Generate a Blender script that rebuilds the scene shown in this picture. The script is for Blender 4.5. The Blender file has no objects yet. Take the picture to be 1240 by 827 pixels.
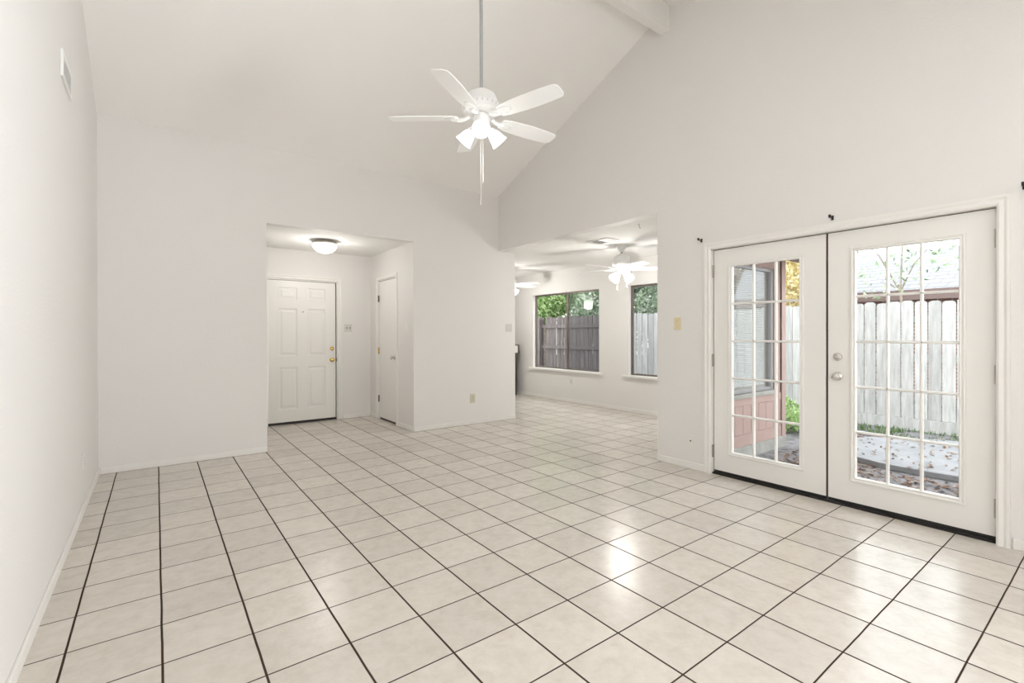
import bpy, bmesh, math, random
import numpy as np
from mathutils import Vector, Matrix

random.seed(7)
RNG = np.random.default_rng(7)
PI = math.pi
S = bpy.context.scene
COL = S.collection

# ------------------------------------------------------------------ camera, world, lights, exposure
cam_d = bpy.data.cameras.new('camera')
cam = bpy.data.objects.new('camera', cam_d)
COL.objects.link(cam)
cam_d.sensor_fit = 'HORIZONTAL'
cam_d.sensor_width = 36.0
cam_d.lens = 575.42 / 1240 * 36.0
cam_d.shift_y = (406.4 - 413.5) / 1240
cam_d.clip_start = 0.02
YAW, PITCH, ROLL = 0.643060, -0.003271, -0.0022
d0 = Vector((math.sin(YAW), math.cos(YAW), 0))
r0 = Vector((math.cos(YAW), -math.sin(YAW), 0))
u0 = Vector((0, 0, 1))
dv = d0 * math.cos(PITCH) + u0 * math.sin(PITCH)
uv = u0 * math.cos(PITCH) - d0 * math.sin(PITCH)
rv = r0 * math.cos(ROLL) + uv * math.sin(ROLL)
uv = uv * math.cos(ROLL) - r0 * math.sin(ROLL)
cam.matrix_world = Matrix(((rv.x, uv.x, -dv.x, 0.0), (rv.y, uv.y, -dv.y, 0.0), (rv.z, uv.z, -dv.z, 1.2736), (0, 0, 0, 1)))
S.camera = cam

SKY = 5.0            # overcast sky
FRONT_FILL_POWER = 6   # fill lamp at an added, unseen window behind the camera
SIDE_FILL_POWER = 250      # fill lamp at an added, unseen window beside the camera
FAR_SHADE = 12.0
FAN_SHADE = 2.0      # lit glass of the ceiling fan lamps
DOME_SHADE = 6.0
FAN_LAMP = 2.0
FAR_LAMP = 27.0
DOME_LAMP = 9.5
S.view_settings.view_transform = 'Standard'
S.view_settings.look = 'None'
S.view_settings.exposure = 0.0
S.view_settings.gamma = 1.0
S.view_settings.use_curve_mapping = False
S.cycles.max_bounces = 14
S.cycles.diffuse_bounces = 8
S.cycles.glossy_bounces = 5
S.cycles.transparent_max_bounces = 16
S.cycles.sample_clamp_indirect = 8.0

world = bpy.data.worlds.new('overcast_sky')
S.world = world
world.use_nodes = True
wn = world.node_tree
wn.nodes.clear()
wo = wn.nodes.new('ShaderNodeOutputWorld')
wb = wn.nodes.new('ShaderNodeBackground')
wt = wn.nodes.new('ShaderNodeTexCoord')
wx = wn.nodes.new('ShaderNodeSeparateXYZ')
wr = wn.nodes.new('ShaderNodeValToRGB')
wr.color_ramp.elements[0].position = 0.0
wr.color_ramp.elements[0].color = (1.0, 0.995, 0.985, 1)
wr.color_ramp.elements[1].position = 0.65
wr.color_ramp.elements[1].color = (0.89, 0.945, 1.0, 1)
wn.links.new(wt.outputs['Generated'], wx.inputs[0])
wn.links.new(wx.outputs['Z'], wr.inputs[0])
wn.links.new(wr.outputs[0], wb.inputs['Color'])
wb.inputs['Strength'].default_value = SKY
wn.links.new(wb.outputs[0], wo.inputs['Surface'])


def area_light(name, loc, rot, sx, sy, power, color):
    l = bpy.data.lights.new(name, 'AREA')
    l.shape = 'RECTANGLE'
    l.size, l.size_y = sx, sy
    l.energy = power
    l.color = color
    o = bpy.data.objects.new(name, l)
    o.location = loc
    o.rotation_euler = rot
    COL.objects.link(o)
    return o


# fill lamps at two added, unseen windows behind and beside the camera
area_light('added_front_fill', (0.25, -2.78, 1.30), (PI / 2 - 0.35, 0, 0), 1.05, 1.6, FRONT_FILL_POWER, (0.93, 0.965, 1.0))
area_light('added_side_fill', (4.62, -1.82, 1.42), Vector((-0.86, 0.40, 0.36)).to_track_quat('-Z', 'Y').to_euler(), 1.35, 1.5, SIDE_FILL_POWER, (0.93, 0.965, 1.0)).data.spread = math.radians(125)  # added side lamp, aimed to brighten the left wall

# daylight portals: they only guide sampling of the sky through the real glazed openings
for pn, pl, pr, psx, psy in (('portal_french_doors', (4.19, 1.455, 1.04), (0, PI / 2, 0), 2.0, 1.86), ('portal_far_window', (6.32, 6.64, 1.33), (0, PI / 2, 0), 1.46, 1.8),
                             ('portal_far_window', (6.32, 4.18, 1.33), (0, PI / 2, 0), 1.46, 1.8)):
    area_light(pn, pl, pr, psx, psy, 1.0, (1, 1, 1)).data.cycles.is_portal = True

# ------------------------------------------------------------------ materials


def new_mat(name):
    m = bpy.data.materials.new(name)
    m.use_nodes = True
    nt = m.node_tree
    nt.nodes.clear()
    out = nt.nodes.new('ShaderNodeOutputMaterial')
    return m, nt, out


def nd(nt, kind, **kw):
    n = nt.nodes.new(kind)
    for k, v in kw.items():
        setattr(n, k, v)
    return n


def simple(name, col, rough=0.5, metal=0.0, bump=0.0, bscale=100.0, var=0.0, vscale=6.0, spec=0.5):
    m, nt, out = new_mat(name)
    b = nd(nt, 'ShaderNodeBsdfPrincipled')
    b.inputs['Base Color'].default_value = (*col, 1)
    b.inputs['Roughness'].default_value = rough
    b.inputs['Metallic'].default_value = metal
    b.inputs['Specular IOR Level'].default_value = spec
    tc = nd(nt, 'ShaderNodeTexCoord')
    if bump:
        n = nd(nt, 'ShaderNodeTexNoise')
        n.inputs['Scale'].default_value = bscale
        n.inputs['Detail'].default_value = 3
        nt.links.new(tc.outputs['Object'], n.inputs['Vector'])
        bp = nd(nt, 'ShaderNodeBump')
        bp.inputs['Strength'].default_value = bump
        bp.inputs['Distance'].default_value = 0.01
        nt.links.new(n.outputs['Fac'], bp.inputs['Height'])
        nt.links.new(bp.outputs[0], b.inputs['Normal'])
    if var:
        n = nd(nt, 'ShaderNodeTexNoise')
        n.inputs['Scale'].default_value = vscale
        n.inputs['Detail'].default_value = 4
        nt.links.new(tc.outputs['Object'], n.inputs['Vector'])
        mr = nd(nt, 'ShaderNodeMapRange')
        mr.inputs['From Min'].default_value = 0.3
        mr.inputs['From Max'].default_value = 0.7
        mr.inputs['To Min'].default_value = 1 - var
        mr.inputs['To Max'].default_value = 1 + var
        nt.links.new(n.outputs['Fac'], mr.inputs['Value'])
        mx = nd(nt, 'ShaderNodeVectorMath', operation='SCALE')
        mx.inputs[0].default_value = col
        nt.links.new(mr.outputs[0], mx.inputs['Scale'])
        nt.links.new(mx.outputs[0], b.inputs['Base Color'])
    nt.links.new(b.outputs[0], out.inputs['Surface'])
    return m


def emissive(name, col, strength):
    m, nt, out = new_mat(name)
    e = nd(nt, 'ShaderNodeEmission')
    e.inputs['Color'].default_value = (*col, 1)
    e.inputs['Strength'].default_value = strength
    nt.links.new(e.outputs[0], out.inputs['Surface'])
    return m


def glass_mat(name, tint=(0.97, 0.98, 0.98), base=0.007, top=0.7):
    m, nt, out = new_mat(name)
    t = nd(nt, 'ShaderNodeBsdfTransparent')
    t.inputs['Color'].default_value = (*tint, 1)
    g = nd(nt, 'ShaderNodeBsdfGlossy')
    g.inputs['Roughness'].default_value = 0.0
    lw = nd(nt, 'ShaderNodeLayerWeight')
    lw.inputs['Blend'].default_value = 0.5
    pw = nd(nt, 'ShaderNodeMath', operation='POWER')
    pw.inputs[1].default_value = 5.0
    nt.links.new(lw.outputs['Facing'], pw.inputs[0])
    mr = nd(nt, 'ShaderNodeMapRange')
    mr.inputs['To Min'].default_value = base
    mr.inputs['To Max'].default_value = top
    nt.links.new(pw.outputs[0], mr.inputs['Value'])
    mx = nd(nt, 'ShaderNodeMixShader')
    nt.links.new(mr.outputs[0], mx.inputs['Fac'])
    nt.links.new(t.outputs[0], mx.inputs[1])
    nt.links.new(g.outputs[0], mx.inputs[2])
    nt.links.new(mx.outputs[0], out.inputs['Surface'])
    return m


def screen_mat(name):
    m, nt, out = new_mat(name)
    t = nd(nt, 'ShaderNodeBsdfTransparent')
    d = nd(nt, 'ShaderNodeBsdfDiffuse')
    d.inputs['Color'].default_value = (0.13, 0.14, 0.17, 1)
    mx = nd(nt, 'ShaderNodeMixShader')
    mx.inputs['Fac'].default_value = 0.22
    nt.links.new(t.outputs[0], mx.inputs[1])
    nt.links.new(d.outputs[0], mx.inputs[2])
    nt.links.new(mx.outputs[0], out.inputs['Surface'])
    return m


def tile_mat():
    m, nt, out = new_mat('beige_ceramic_tile')
    L = nt.links.new
    tc = nd(nt, 'ShaderNodeTexCoord')
    sx = nd(nt, 'ShaderNodeSeparateXYZ')
    L(tc.outputs['Object'], sx.inputs[0])
    T = 0.311

    def mth(op, a, b=None, c=None):
        n = nd(nt, 'ShaderNodeMath', operation=op)
        for i, v in enumerate((a, b, c)):
            if v is None:
                continue
            if isinstance(v, (int, float)):
                n.inputs[i].default_value = v
            else:
                L(v, n.inputs[i])
        return n.outputs[0]

    cells, dist = [], []
    # small wobble so the joints are not ruler straight
    wob = nd(nt, 'ShaderNodeTexNoise')
    wob.inputs['Scale'].default_value = 3.0
    L(tc.outputs['Object'], wob.inputs['Vector'])
    wv = mth('MULTIPLY', mth('SUBTRACT', wob.outputs['Fac'], 0.5), 0.006)
    for ax, o, half in (('X', 0.6378, 0.0042), ('Y', 1.9692, 0.0031)):
        t = mth('DIVIDE', mth('ADD', mth('SUBTRACT', sx.outputs[ax], o), wv), T)
        cells.append(mth('FLOOR', t))
        fr = mth('FRACT', t)
        dd = mth('MULTIPLY', mth('MINIMUM', fr, mth('SUBTRACT', 1.0, fr)), T)
        dist.append(mth('DIVIDE', dd, half))
    dmin = mth('MINIMUM', dist[0], dist[1])
    mr = nd(nt, 'ShaderNodeMapRange', interpolation_type='SMOOTHSTEP')
    mr.inputs['From Min'].default_value = 0.8
    mr.inputs['From Max'].default_value = 1.3
    L(dmin, mr.inputs['Value'])
    tilemask = mr.outputs[0]
    cv = nd(nt, 'ShaderNodeCombineXYZ')
    L(cells[0], cv.inputs[0])
    L(cells[1], cv.inputs[1])
    wn_ = nd(nt, 'ShaderNodeTexWhiteNoise', noise_dimensions='3D')
    L(cv.outputs[0], wn_.inputs['Vector'])
    # mottling, shifted for each tile
    off = nd(nt, 'ShaderNodeVectorMath', operation='MULTIPLY_ADD')
    L(wn_.outputs['Color'], off.inputs[0])
    off.inputs[1].default_value = (9, 9, 9)
    L(tc.outputs['Object'], off.inputs[2])
    n1 = nd(nt, 'ShaderNodeTexNoise')
    n1.inputs['Scale'].default_value = 13.0
    n1.inputs['Detail'].default_value = 7
    n1.inputs['Roughness'].default_value = 0.68
    n1.inputs['Distortion'].default_value = 0.25
    L(off.outputs[0], n1.inputs['Vector'])
    cr = nd(nt, 'ShaderNodeValToRGB')
    cr.color_ramp.elements[0].position = 0.30
    cr.color_ramp.elements[0].color = (0.55, 0.505, 0.445, 1)
    cr.color_ramp.elements[1].position = 0.68
    cr.color_ramp.elements[1].color = (0.64, 0.602, 0.545, 1)
    e = cr.color_ramp.elements.new(0.5)
    e.color = (0.605, 0.562, 0.502, 1)
    L(n1.outputs['Fac'], cr.inputs[0])
    br = nd(nt, 'ShaderNodeMapRange')
    br.inputs['To Min'].default_value = 0.94
    br.inputs['To Max'].default_value = 1.05
    L(wn_.outputs['Value'], br.inputs['Value'])
    sc = nd(nt, 'ShaderNodeVectorMath', operation='SCALE')
    L(cr.outputs[0], sc.inputs[0])
    L(br.outputs[0], sc.inputs['Scale'])
    mix = nd(nt, 'ShaderNodeMix', data_type='RGBA')
    L(tilemask, mix.inputs['Factor'])
    mix.inputs[6].default_value = (0.062, 0.041, 0.032, 1)
    L(sc.outputs[0], mix.inputs[7])
    b = nd(nt, 'ShaderNodeBsdfPrincipled')
    L(mix.outputs[2], b.inputs['Base Color'])
    rr = nd(nt, 'ShaderNodeMapRange')
    rr.inputs['To Min'].default_value = 0.85
    rr.inputs['To Max'].default_value = 0.22
    L(tilemask, rr.inputs['Value'])
    L(rr.outputs[0], b.inputs['Roughness'])
    L(mth('MULTIPLY', tilemask, 0.46), b.inputs['Specular IOR Level'])
    n2 = nd(nt, 'ShaderNodeTexNoise')
    n2.inputs['Scale'].default_value = 48.0
    n2.inputs['Detail'].default_value = 4
    L(off.outputs[0], n2.inputs['Vector'])
    hh = mth('ADD', mth('MULTIPLY', n2.outputs['Fac'], 0.45), tilemask)
    bp = nd(nt, 'ShaderNodeBump')
    bp.inputs['Strength'].default_value = 0.5
    bp.inputs['Distance'].default_value = 0.0035
    L(hh, bp.inputs['Height'])
    L(bp.outputs[0], b.inputs['Normal'])
    L(b.outputs[0], out.inputs['Surface'])
    return m


def wood_fence_mat(name, c0, c1, rough=0.85):
    m, nt, out = new_mat(name)
    L = nt.links.new
    tc = nd(nt, 'ShaderNodeTexCoord')
    geo = nd(nt, 'ShaderNodeNewGeometry')
    mp = nd(nt, 'ShaderNodeMapping')
    mp.inputs['Scale'].default_value = (14, 14, 1.6)
    L(tc.outputs['Object'], mp.inputs['Vector'])
    ad = nd(nt, 'ShaderNodeVectorMath', operation='MULTIPLY_ADD')
    L(geo.outputs['Random Per Island'], ad.inputs[0])
    ad.inputs[1].default_value = (31, 17, 23)
    L(mp.outputs[0], ad.inputs[2])
    n = nd(nt, 'ShaderNodeTexNoise')
    n.inputs['Scale'].default_value = 1.6
    n.inputs['Detail'].default_value = 6
    n.inputs['Roughness'].default_value = 0.65
    L(ad.outputs[0], n.inputs['Vector'])
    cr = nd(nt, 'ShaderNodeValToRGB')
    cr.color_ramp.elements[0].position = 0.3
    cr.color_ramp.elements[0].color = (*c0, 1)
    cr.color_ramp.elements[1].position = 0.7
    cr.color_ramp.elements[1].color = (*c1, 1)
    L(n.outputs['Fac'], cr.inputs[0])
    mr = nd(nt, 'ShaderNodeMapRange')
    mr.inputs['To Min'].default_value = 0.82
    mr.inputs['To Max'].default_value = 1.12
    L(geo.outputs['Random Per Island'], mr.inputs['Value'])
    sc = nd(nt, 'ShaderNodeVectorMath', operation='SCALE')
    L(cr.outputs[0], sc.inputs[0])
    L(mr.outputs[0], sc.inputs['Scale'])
    b = nd(nt, 'ShaderNodeBsdfPrincipled')
    b.inputs['Roughness'].default_value = rough
    b.inputs['Specular IOR Level'].default_value = 0.2
    L(sc.outputs[0], b.inputs['Base Color'])
    L(b.outputs[0], out.inputs['Surface'])
    return m


def island_mat(name, cols, rough=0.7, trans=0.0):
    """leaves: each loose piece takes its own tone from a ramp"""
    m, nt, out = new_mat(name)
    L = nt.links.new
    geo = nd(nt, 'ShaderNodeNewGeometry')
    cr = nd(nt, 'ShaderNodeValToRGB')
    els = cr.color_ramp.elements
    els[0].position, els[0].color = 0.0, (*cols[0], 1)
    els[1].position, els[1].color = 1.0, (*cols[-1], 1)
    for i, c in enumerate(cols[1:-1]):
        e = els.new((i + 1) / (len(cols) - 1))
        e.color = (*c, 1)
    L(geo.outputs['Random Per Island'], cr.inputs[0])
    d = nd(nt, 'ShaderNodeBsdfDiffuse')
    L(cr.outputs[0], d.inputs['Color'])
    if trans:
        t = nd(nt, 'ShaderNodeBsdfTranslucent')
        L(cr.outputs[0], t.inputs['Color'])
        mx = nd(nt, 'ShaderNodeMixShader')
        mx.inputs['Fac'].default_value = trans
        L(d.outputs[0], mx.inputs[1])
        L(t.outputs[0], mx.inputs[2])
        L(mx.outputs[0], out.inputs['Surface'])
    else:
        L(d.outputs[0], out.inputs['Surface'])
    return m


def ramp_noise(name, cols, scale, rough=0.9, bump=0.3, bdist=0.02, detail=8):
    m, nt, out = new_mat(name)
    L = nt.links.new
    tc = nd(nt, 'ShaderNodeTexCoord')
    n = nd(nt, 'ShaderNodeTexNoise')
    n.inputs['Scale'].default_value = scale
    n.inputs['Detail'].default_value = detail
    n.inputs['Roughness'].default_value = 0.7
    L(tc.outputs['Object'], n.inputs['Vector'])
    cr = nd(nt, 'ShaderNodeValToRGB')
    els = cr.color_ramp.elements
    els[0].position, els[0].color = 0.3, (*cols[0], 1)
    els[1].position, els[1].color = 0.7, (*cols[-1], 1)
    for i, c in enumerate(cols[1:-1]):
        e = els.new(0.3 + 0.4 * (i + 1) / (len(cols) - 1))
        e.color = (*c, 1)
    L(n.outputs['Fac'], cr.inputs[0])
    b = nd(nt, 'ShaderNodeBsdfPrincipled')
    b.inputs['Roughness'].default_value = rough
    b.inputs['Specular IOR Level'].default_value = 0.2
    L(cr.outputs[0], b.inputs['Base Color'])
    bp = nd(nt, 'ShaderNodeBump')
    bp.inputs['Strength'].default_value = bump
    bp.inputs['Distance'].default_value = bdist
    L(n.outputs['Fac'], bp.inputs['Height'])
    L(bp.outputs[0], b.inputs['Normal'])
    L(b.outputs[0], out.inputs['Surface'])
    return m


def brick_mat(name, c1, c2, mortar, scale, w, h):
    m, nt, out = new_mat(name)
    L = nt.links.new
    tc = nd(nt, 'ShaderNodeTexCoord')
    mp = nd(nt, 'ShaderNodeMapping')
    mp.inputs['Rotation'].default_value = (PI / 2, 0, PI / 2)
    L(tc.outputs['Object'], mp.inputs['Vector'])
    sp = nd(nt, 'ShaderNodeSeparateXYZ')
    L(tc.outputs['Object'], sp.inputs[0])
    cb = nd(nt, 'ShaderNodeCombineXYZ')
    L(sp.outputs['Y'], cb.inputs[0])
    L(sp.outputs['Z'], cb.inputs[1])
    bt = nd(nt, 'ShaderNodeTexBrick')
    bt.inputs['Scale'].default_value = scale
    bt.inputs['Color1'].default_value = (*c1, 1)
    bt.inputs['Color2'].default_value = (*c2, 1)
    bt.inputs['Mortar'].default_value = (*mortar, 1)
    bt.inputs['Mortar Size'].default_value = 0.012
    bt.inputs['Brick Width'].default_value = w
    bt.inputs['Row Height'].default_value = h
    L(cb.outputs[0], bt.inputs['Vector'])
    b = nd(nt, 'ShaderNodeBsdfPrincipled')
    b.inputs['Roughness'].default_value = 0.9
    b.inputs['Specular IOR Level'].default_value = 0.15
    L(bt.outputs['Color'], b.inputs['Base Color'])
    L(b.outputs[0], out.inputs['Surface'])
    return m


M = dict(
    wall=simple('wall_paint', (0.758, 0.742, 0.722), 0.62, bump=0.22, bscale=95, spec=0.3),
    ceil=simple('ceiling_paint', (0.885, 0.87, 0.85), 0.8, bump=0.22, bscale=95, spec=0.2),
    popcorn=simple('popcorn_ceiling', (0.85, 0.84, 0.82), 0.9, bump=0.75, bscale=110, spec=0.2),
    trim=simple('trim_paint', (0.80, 0.785, 0.755), 0.38, spec=0.45),
    door=simple('door_paint', (0.80, 0.785, 0.755), 0.36, spec=0.45),
    tile=tile_mat(),
    white=simple('white_enamel', (0.82, 0.82, 0.81), 0.35),
    blade=simple('white_fan_blade', (0.90, 0.90, 0.895), 0.42),
    rod=simple('dimmed_rod_paint', (0.36, 0.36, 0.36), 0.35),  # rod darkened in colour for the weaker light falling on it
    chain=simple('pull_chain_white', (0.78, 0.77, 0.74), 0.4),
    shade=emissive('lit_frosted_glass', (1.0, 0.985, 0.95), FAN_SHADE),
    shade_far=emissive('bright_frosted_glass', (1.0, 0.985, 0.95), FAR_SHADE),
    dome=emissive('lit_dome_glass', (1.0, 0.97, 0.92), DOME_SHADE),
    nickel=simple('satin_nickel', (0.66, 0.64, 0.60), 0.22, 1.0),
    brass=simple('polished_brass', (0.60, 0.42, 0.14), 0.25, 1.0),
    dark_metal=simple('dark_bronze_hinge', (0.10, 0.085, 0.07), 0.4, 0.6),
    hinge_nickel=simple('painted_hinge', (0.42, 0.39, 0.34), 0.3, 0.8),
    black=simple('black_metal', (0.012, 0.011, 0.010), 0.4),
    sweep=simple('black_door_sweep', (0.015, 0.013, 0.012), 0.6),
    gapdark=simple('dark_gap_and_weatherstrip', (0.045, 0.036, 0.028), 0.8),
    bronze=simple('bronze_window_frame', (0.15, 0.12, 0.105), 0.4, 0.3),
    alu=simple('grey_aluminium_frame', (0.34, 0.33, 0.33), 0.4, 0.4),
    glass=glass_mat('clear_glass'),
    glass_out=glass_mat('reflective_glass', (0.93, 0.95, 0.96), 0.24, 0.85),
    screen=screen_mat('insect_screen'),
    ivory=simple('almond_plastic', (0.69, 0.60, 0.39), 0.35),
    beigeplate=simple('beige_plastic', (0.56, 0.51, 0.40), 0.35),
    plate=simple('white_plastic', (0.76, 0.745, 0.71), 0.3),
    plate_grey=simple('grey_white_plastic', (0.62, 0.605, 0.57), 0.3),
    slot=simple('slot_dark', (0.05, 0.045, 0.04), 0.6),
    blind=simple('white_blind_slat', (0.82, 0.82, 0.80), 0.5),
    siding=simple('pink_siding_paint', (0.345, 0.245, 0.215), 0.7, var=0.05, vscale=5),
    concrete=ramp_noise('weathered_concrete', [(0.22, 0.215, 0.19), (0.30, 0.295, 0.27), (0.37, 0.36, 0.33)], 7, bump=0.25),
    slab=ramp_noise('grey_patio_concrete', [(0.20, 0.20, 0.205), (0.265, 0.265, 0.268), (0.31, 0.308, 0.306)], 4, bump=0.2),
    soil=ramp_noise('grey_dirt', [(0.05, 0.044, 0.042), (0.19, 0.18, 0.18), (0.27, 0.262, 0.265)], 9, bump=0.8),
    fence=wood_fence_mat('weathered_grey_fence', (0.37, 0.36, 0.34), (0.60, 0.59, 0.565)),
    fence_brown_shaded=wood_fence_mat('shaded_brown_grey_fence', (0.055, 0.045, 0.042), (0.17, 0.148, 0.14)),  # weathered brown wood with the trees' shade put into its colour
    bark=ramp_noise('tree_bark', [(0.16, 0.13, 0.10), (0.34, 0.29, 0.24), (0.46, 0.41, 0.35)], 10, bump=0.6),
    leaf_green=island_mat('sheened_green_leaves', [(0.09, 0.16, 0.075), (0.30, 0.42, 0.24), (0.54, 0.63, 0.44), (0.80, 0.84, 0.72)], trans=0.35),  # pale end of the ramp stands in for sky sheen
    leaf_lime=island_mat('lime_leaves', [(0.17, 0.30, 0.09), (0.40, 0.54, 0.24), (0.66, 0.74, 0.46)], trans=0.4),
    leaf_yellow=island_mat('backlit_yellow_leaves', [(0.55, 0.46, 0.22), (0.85, 0.74, 0.45), (0.93, 0.87, 0.65), (0.66, 0.64, 0.38)], trans=0.45),  # tones raised to stand in for light shining through the leaves
    grass=island_mat('grass_blades', [(0.07, 0.13, 0.045), (0.15, 0.22, 0.09), (0.21, 0.26, 0.14)], trans=0.3),
    litter=island_mat('fallen_leaves', [(0.08, 0.045, 0.03), (0.22, 0.13, 0.085), (0.32, 0.23, 0.175), (0.36, 0.30, 0.26)]),
    shingle=brick_mat('pale_roof_shingles', (0.245, 0.242, 0.248), (0.275, 0.272, 0.278), (0.19, 0.188, 0.195), 1.0, 0.3, 0.10),
    fascia=simple('brown_fascia', (0.20, 0.14, 0.13), 0.7),
    brick=brick_mat('brown_brick', (0.26, 0.15, 0.12), (0.34, 0.21, 0.17), (0.45, 0.40, 0.36), 1.0, 0.22, 0.075),
    dark_wood=simple('dark_wood_edge', (0.045, 0.030, 0.022), 0.4, var=0.2, vscale=20),
    cabinet=simple('white_panel', (0.78, 0.76, 0.72), 0.4),
)

# ------------------------------------------------------------------ mesh helpers


class MB:
    def __init__(s):
        s.v, s.f = [], []

    def add(s, vs, fs):
        o = len(s.v)
        s.v += [tuple(v) for v in vs]
        s.f += [tuple(i + o for i in f) for f in fs]
        return s

    def box(s, x0, x1, y0, y1, z0, z1):
        x0, x1 = min(x0, x1), max(x0, x1)
        y0, y1 = min(y0, y1), max(y0, y1)
        z0, z1 = min(z0, z1), max(z0, z1)
        v = [(x0, y0, z0), (x1, y0, z0), (x1, y1, z0), (x0, y1, z0), (x0, y0, z1), (x1, y0, z1), (x1, y1, z1), (x0, y1, z1)]
        return s.add(v, [(0, 3, 2, 1), (4, 5, 6, 7), (0, 1, 5, 4), (1, 2, 6, 5), (2, 3, 7, 6), (3, 0, 4, 7)])

    def prism(s, pts, ext):
        """polygon (3D points) extruded by a vector"""
        n = len(pts)
        e = Vector(ext)
        a = [Vector(p) for p in pts]
        nrm = Vector((0, 0, 0))
        for i in range(n):
            nrm += a[i].cross(a[(i + 1) % n])
        if nrm.dot(e) > 0:
            a = a[::-1]
        b = [p + e for p in a]
        fs = [tuple(range(n)), tuple(range(2 * n - 1, n - 1, -1))]
        for i in range(n):
            j = (i + 1) % n
            fs.append((i, i + n, j + n, j))
        return s.add(a + b, fs)

    def lathe(s, prof, center=(0, 0, 0), axis=(0, 0, 1), seg=32):
        """profile [(r, t)] turned about an axis through center"""
        ax = Vector(axis).normalized()
        q = Vector((0, 0, 1)).rotation_difference(ax)
        c = Vector(center)
        vs, fs = [], []
        n = len(prof)
        for r, t in prof:
            for k in range(seg):
                a = 2 * PI * k / seg
                vs.append(c + q @ Vector((r * math.cos(a), r * math.sin(a), t)))
        for i in range(n - 1):
            for k in range(seg):
                k2 = (k + 1) % seg
                fs.append((i * seg + k, i * seg + k2, (i + 1) * seg + k2, (i + 1) * seg + k))
        if prof[0][0] > 1e-6:
            fs.append(tuple(range(seg - 1, -1, -1)))
        if prof[-1][0] > 1e-6:
            fs.append(tuple((n - 1) * seg + k for k in range(seg)))
        return s.add(vs, fs)

    def tube(s, pts, r, seg=10):
        """round tube along points; r a number or list"""
        P = [Vector(p) for p in pts]
        n = len(P)
        R = r if isinstance(r, (list, tuple)) else [r] * n
        vs, fs = [], []
        up = None
        for i in range(n):
            t = (P[min(i + 1, n - 1)] - P[max(i - 1, 0)]).normalized()
            if up is None:
                up = Vector((0, 0, 1)) if abs(t.z) < 0.9 else Vector((1, 0, 0))
            a = t.cross(up).normalized()
            b = a.cross(t).normalized()
            up = b
            for k in range(seg):
                an = 2 * PI * k / seg
                vs.append(P[i] + (a * math.cos(an) + b * math.sin(an)) * R[i])
        for i in range(n - 1):
            for k in range(seg):
                k2 = (k + 1) % seg
                fs.append((i * seg + k, i * seg + k2, (i + 1) * seg + k2, (i + 1) * seg + k))
        fs.append(tuple(range(seg - 1, -1, -1)))
        fs.append(tuple((n - 1) * seg + k for k in range(seg)))
        return s.add(vs, fs)

    def xf(s, fn):
        s.v = [tuple(fn(Vector(v))) for v in s.v]
        return s

    def build(s, name, mat, parent=None, loc=None, smooth=None, bevel=0.0, rot=None):
        """link as one object; points are given in the parent's space if the parent was made with local geometry"""
        me = bpy.data.meshes.new(name)
        v = np.array(s.v, dtype=float)
        if parent is not None:
            org = np.zeros(3)
        elif loc is not None:
            org = np.array(loc, dtype=float)
        else:
            lo, hi = v.min(0), v.max(0)
            org = np.array([(lo[0] + hi[0]) / 2, (lo[1] + hi[1]) / 2, lo[2]])
        me.from_pydata((v - org).tolist(), [], s.f)
        bm = bmesh.new()
        bm.from_mesh(me)
        bmesh.ops.recalc_face_normals(bm, faces=bm.faces)
        bm.to_mesh(me)
        bm.free()
        me.materials.append(mat)
        if smooth:
            for p in me.polygons:
                p.use_smooth = True
            me.set_sharp_from_angle(angle=math.radians(smooth))
        me.update()
        o = bpy.data.objects.new(name, me)
        o.location = org
        COL.objects.link(o)
        if parent is not None:
            o.parent = parent
            if parent.get('world_parts'):
                # points came in world space: shift into the root's space
                base = Vector(parent['world_parts'])
                me.transform(Matrix.Translation(-base))
        if bevel:
            md = o.modifiers.new('bevel', 'BEVEL')
            md.width = bevel
            md.segments = 2
            md.limit_method = 'ANGLE'
        return o


def tag(o, label, cat, group=None, kind=None):
    o['label'] = label
    o['category'] = cat
    if group:
        o['group'] = group
    if kind:
        o['kind'] = kind
    return o


ROOTS = []


def thing(name, label, cat, loc, group=None, kind=None):
    """an Empty at the thing's base; parts are given in world points and moved into its space"""
    o = bpy.data.objects.new(name, None)
    o.empty_display_size = 0.1
    COL.objects.link(o)
    o.location = loc
    o['world_parts'] = tuple(loc)
    tag(o, label, cat, group, kind)
    ROOTS.append(o)
    return o


def sub(name, mb, mat, parent, **kw):
    """a sub-part: mesh child of a part (whose own space is the root's space)"""
    base = parent.parent['world_parts'] if parent.parent is not None and parent.parent.get('world_parts') else (0, 0, 0)
    b = Vector(base)
    mb.xf(lambda p: p - b)
    return mb.build(name, mat, parent, **kw)


def struct(name, mb, mat, label, cat, **kw):
    o = mb.build(name, mat, None, **kw)
    return tag(o, label, cat, kind='structure')


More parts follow.
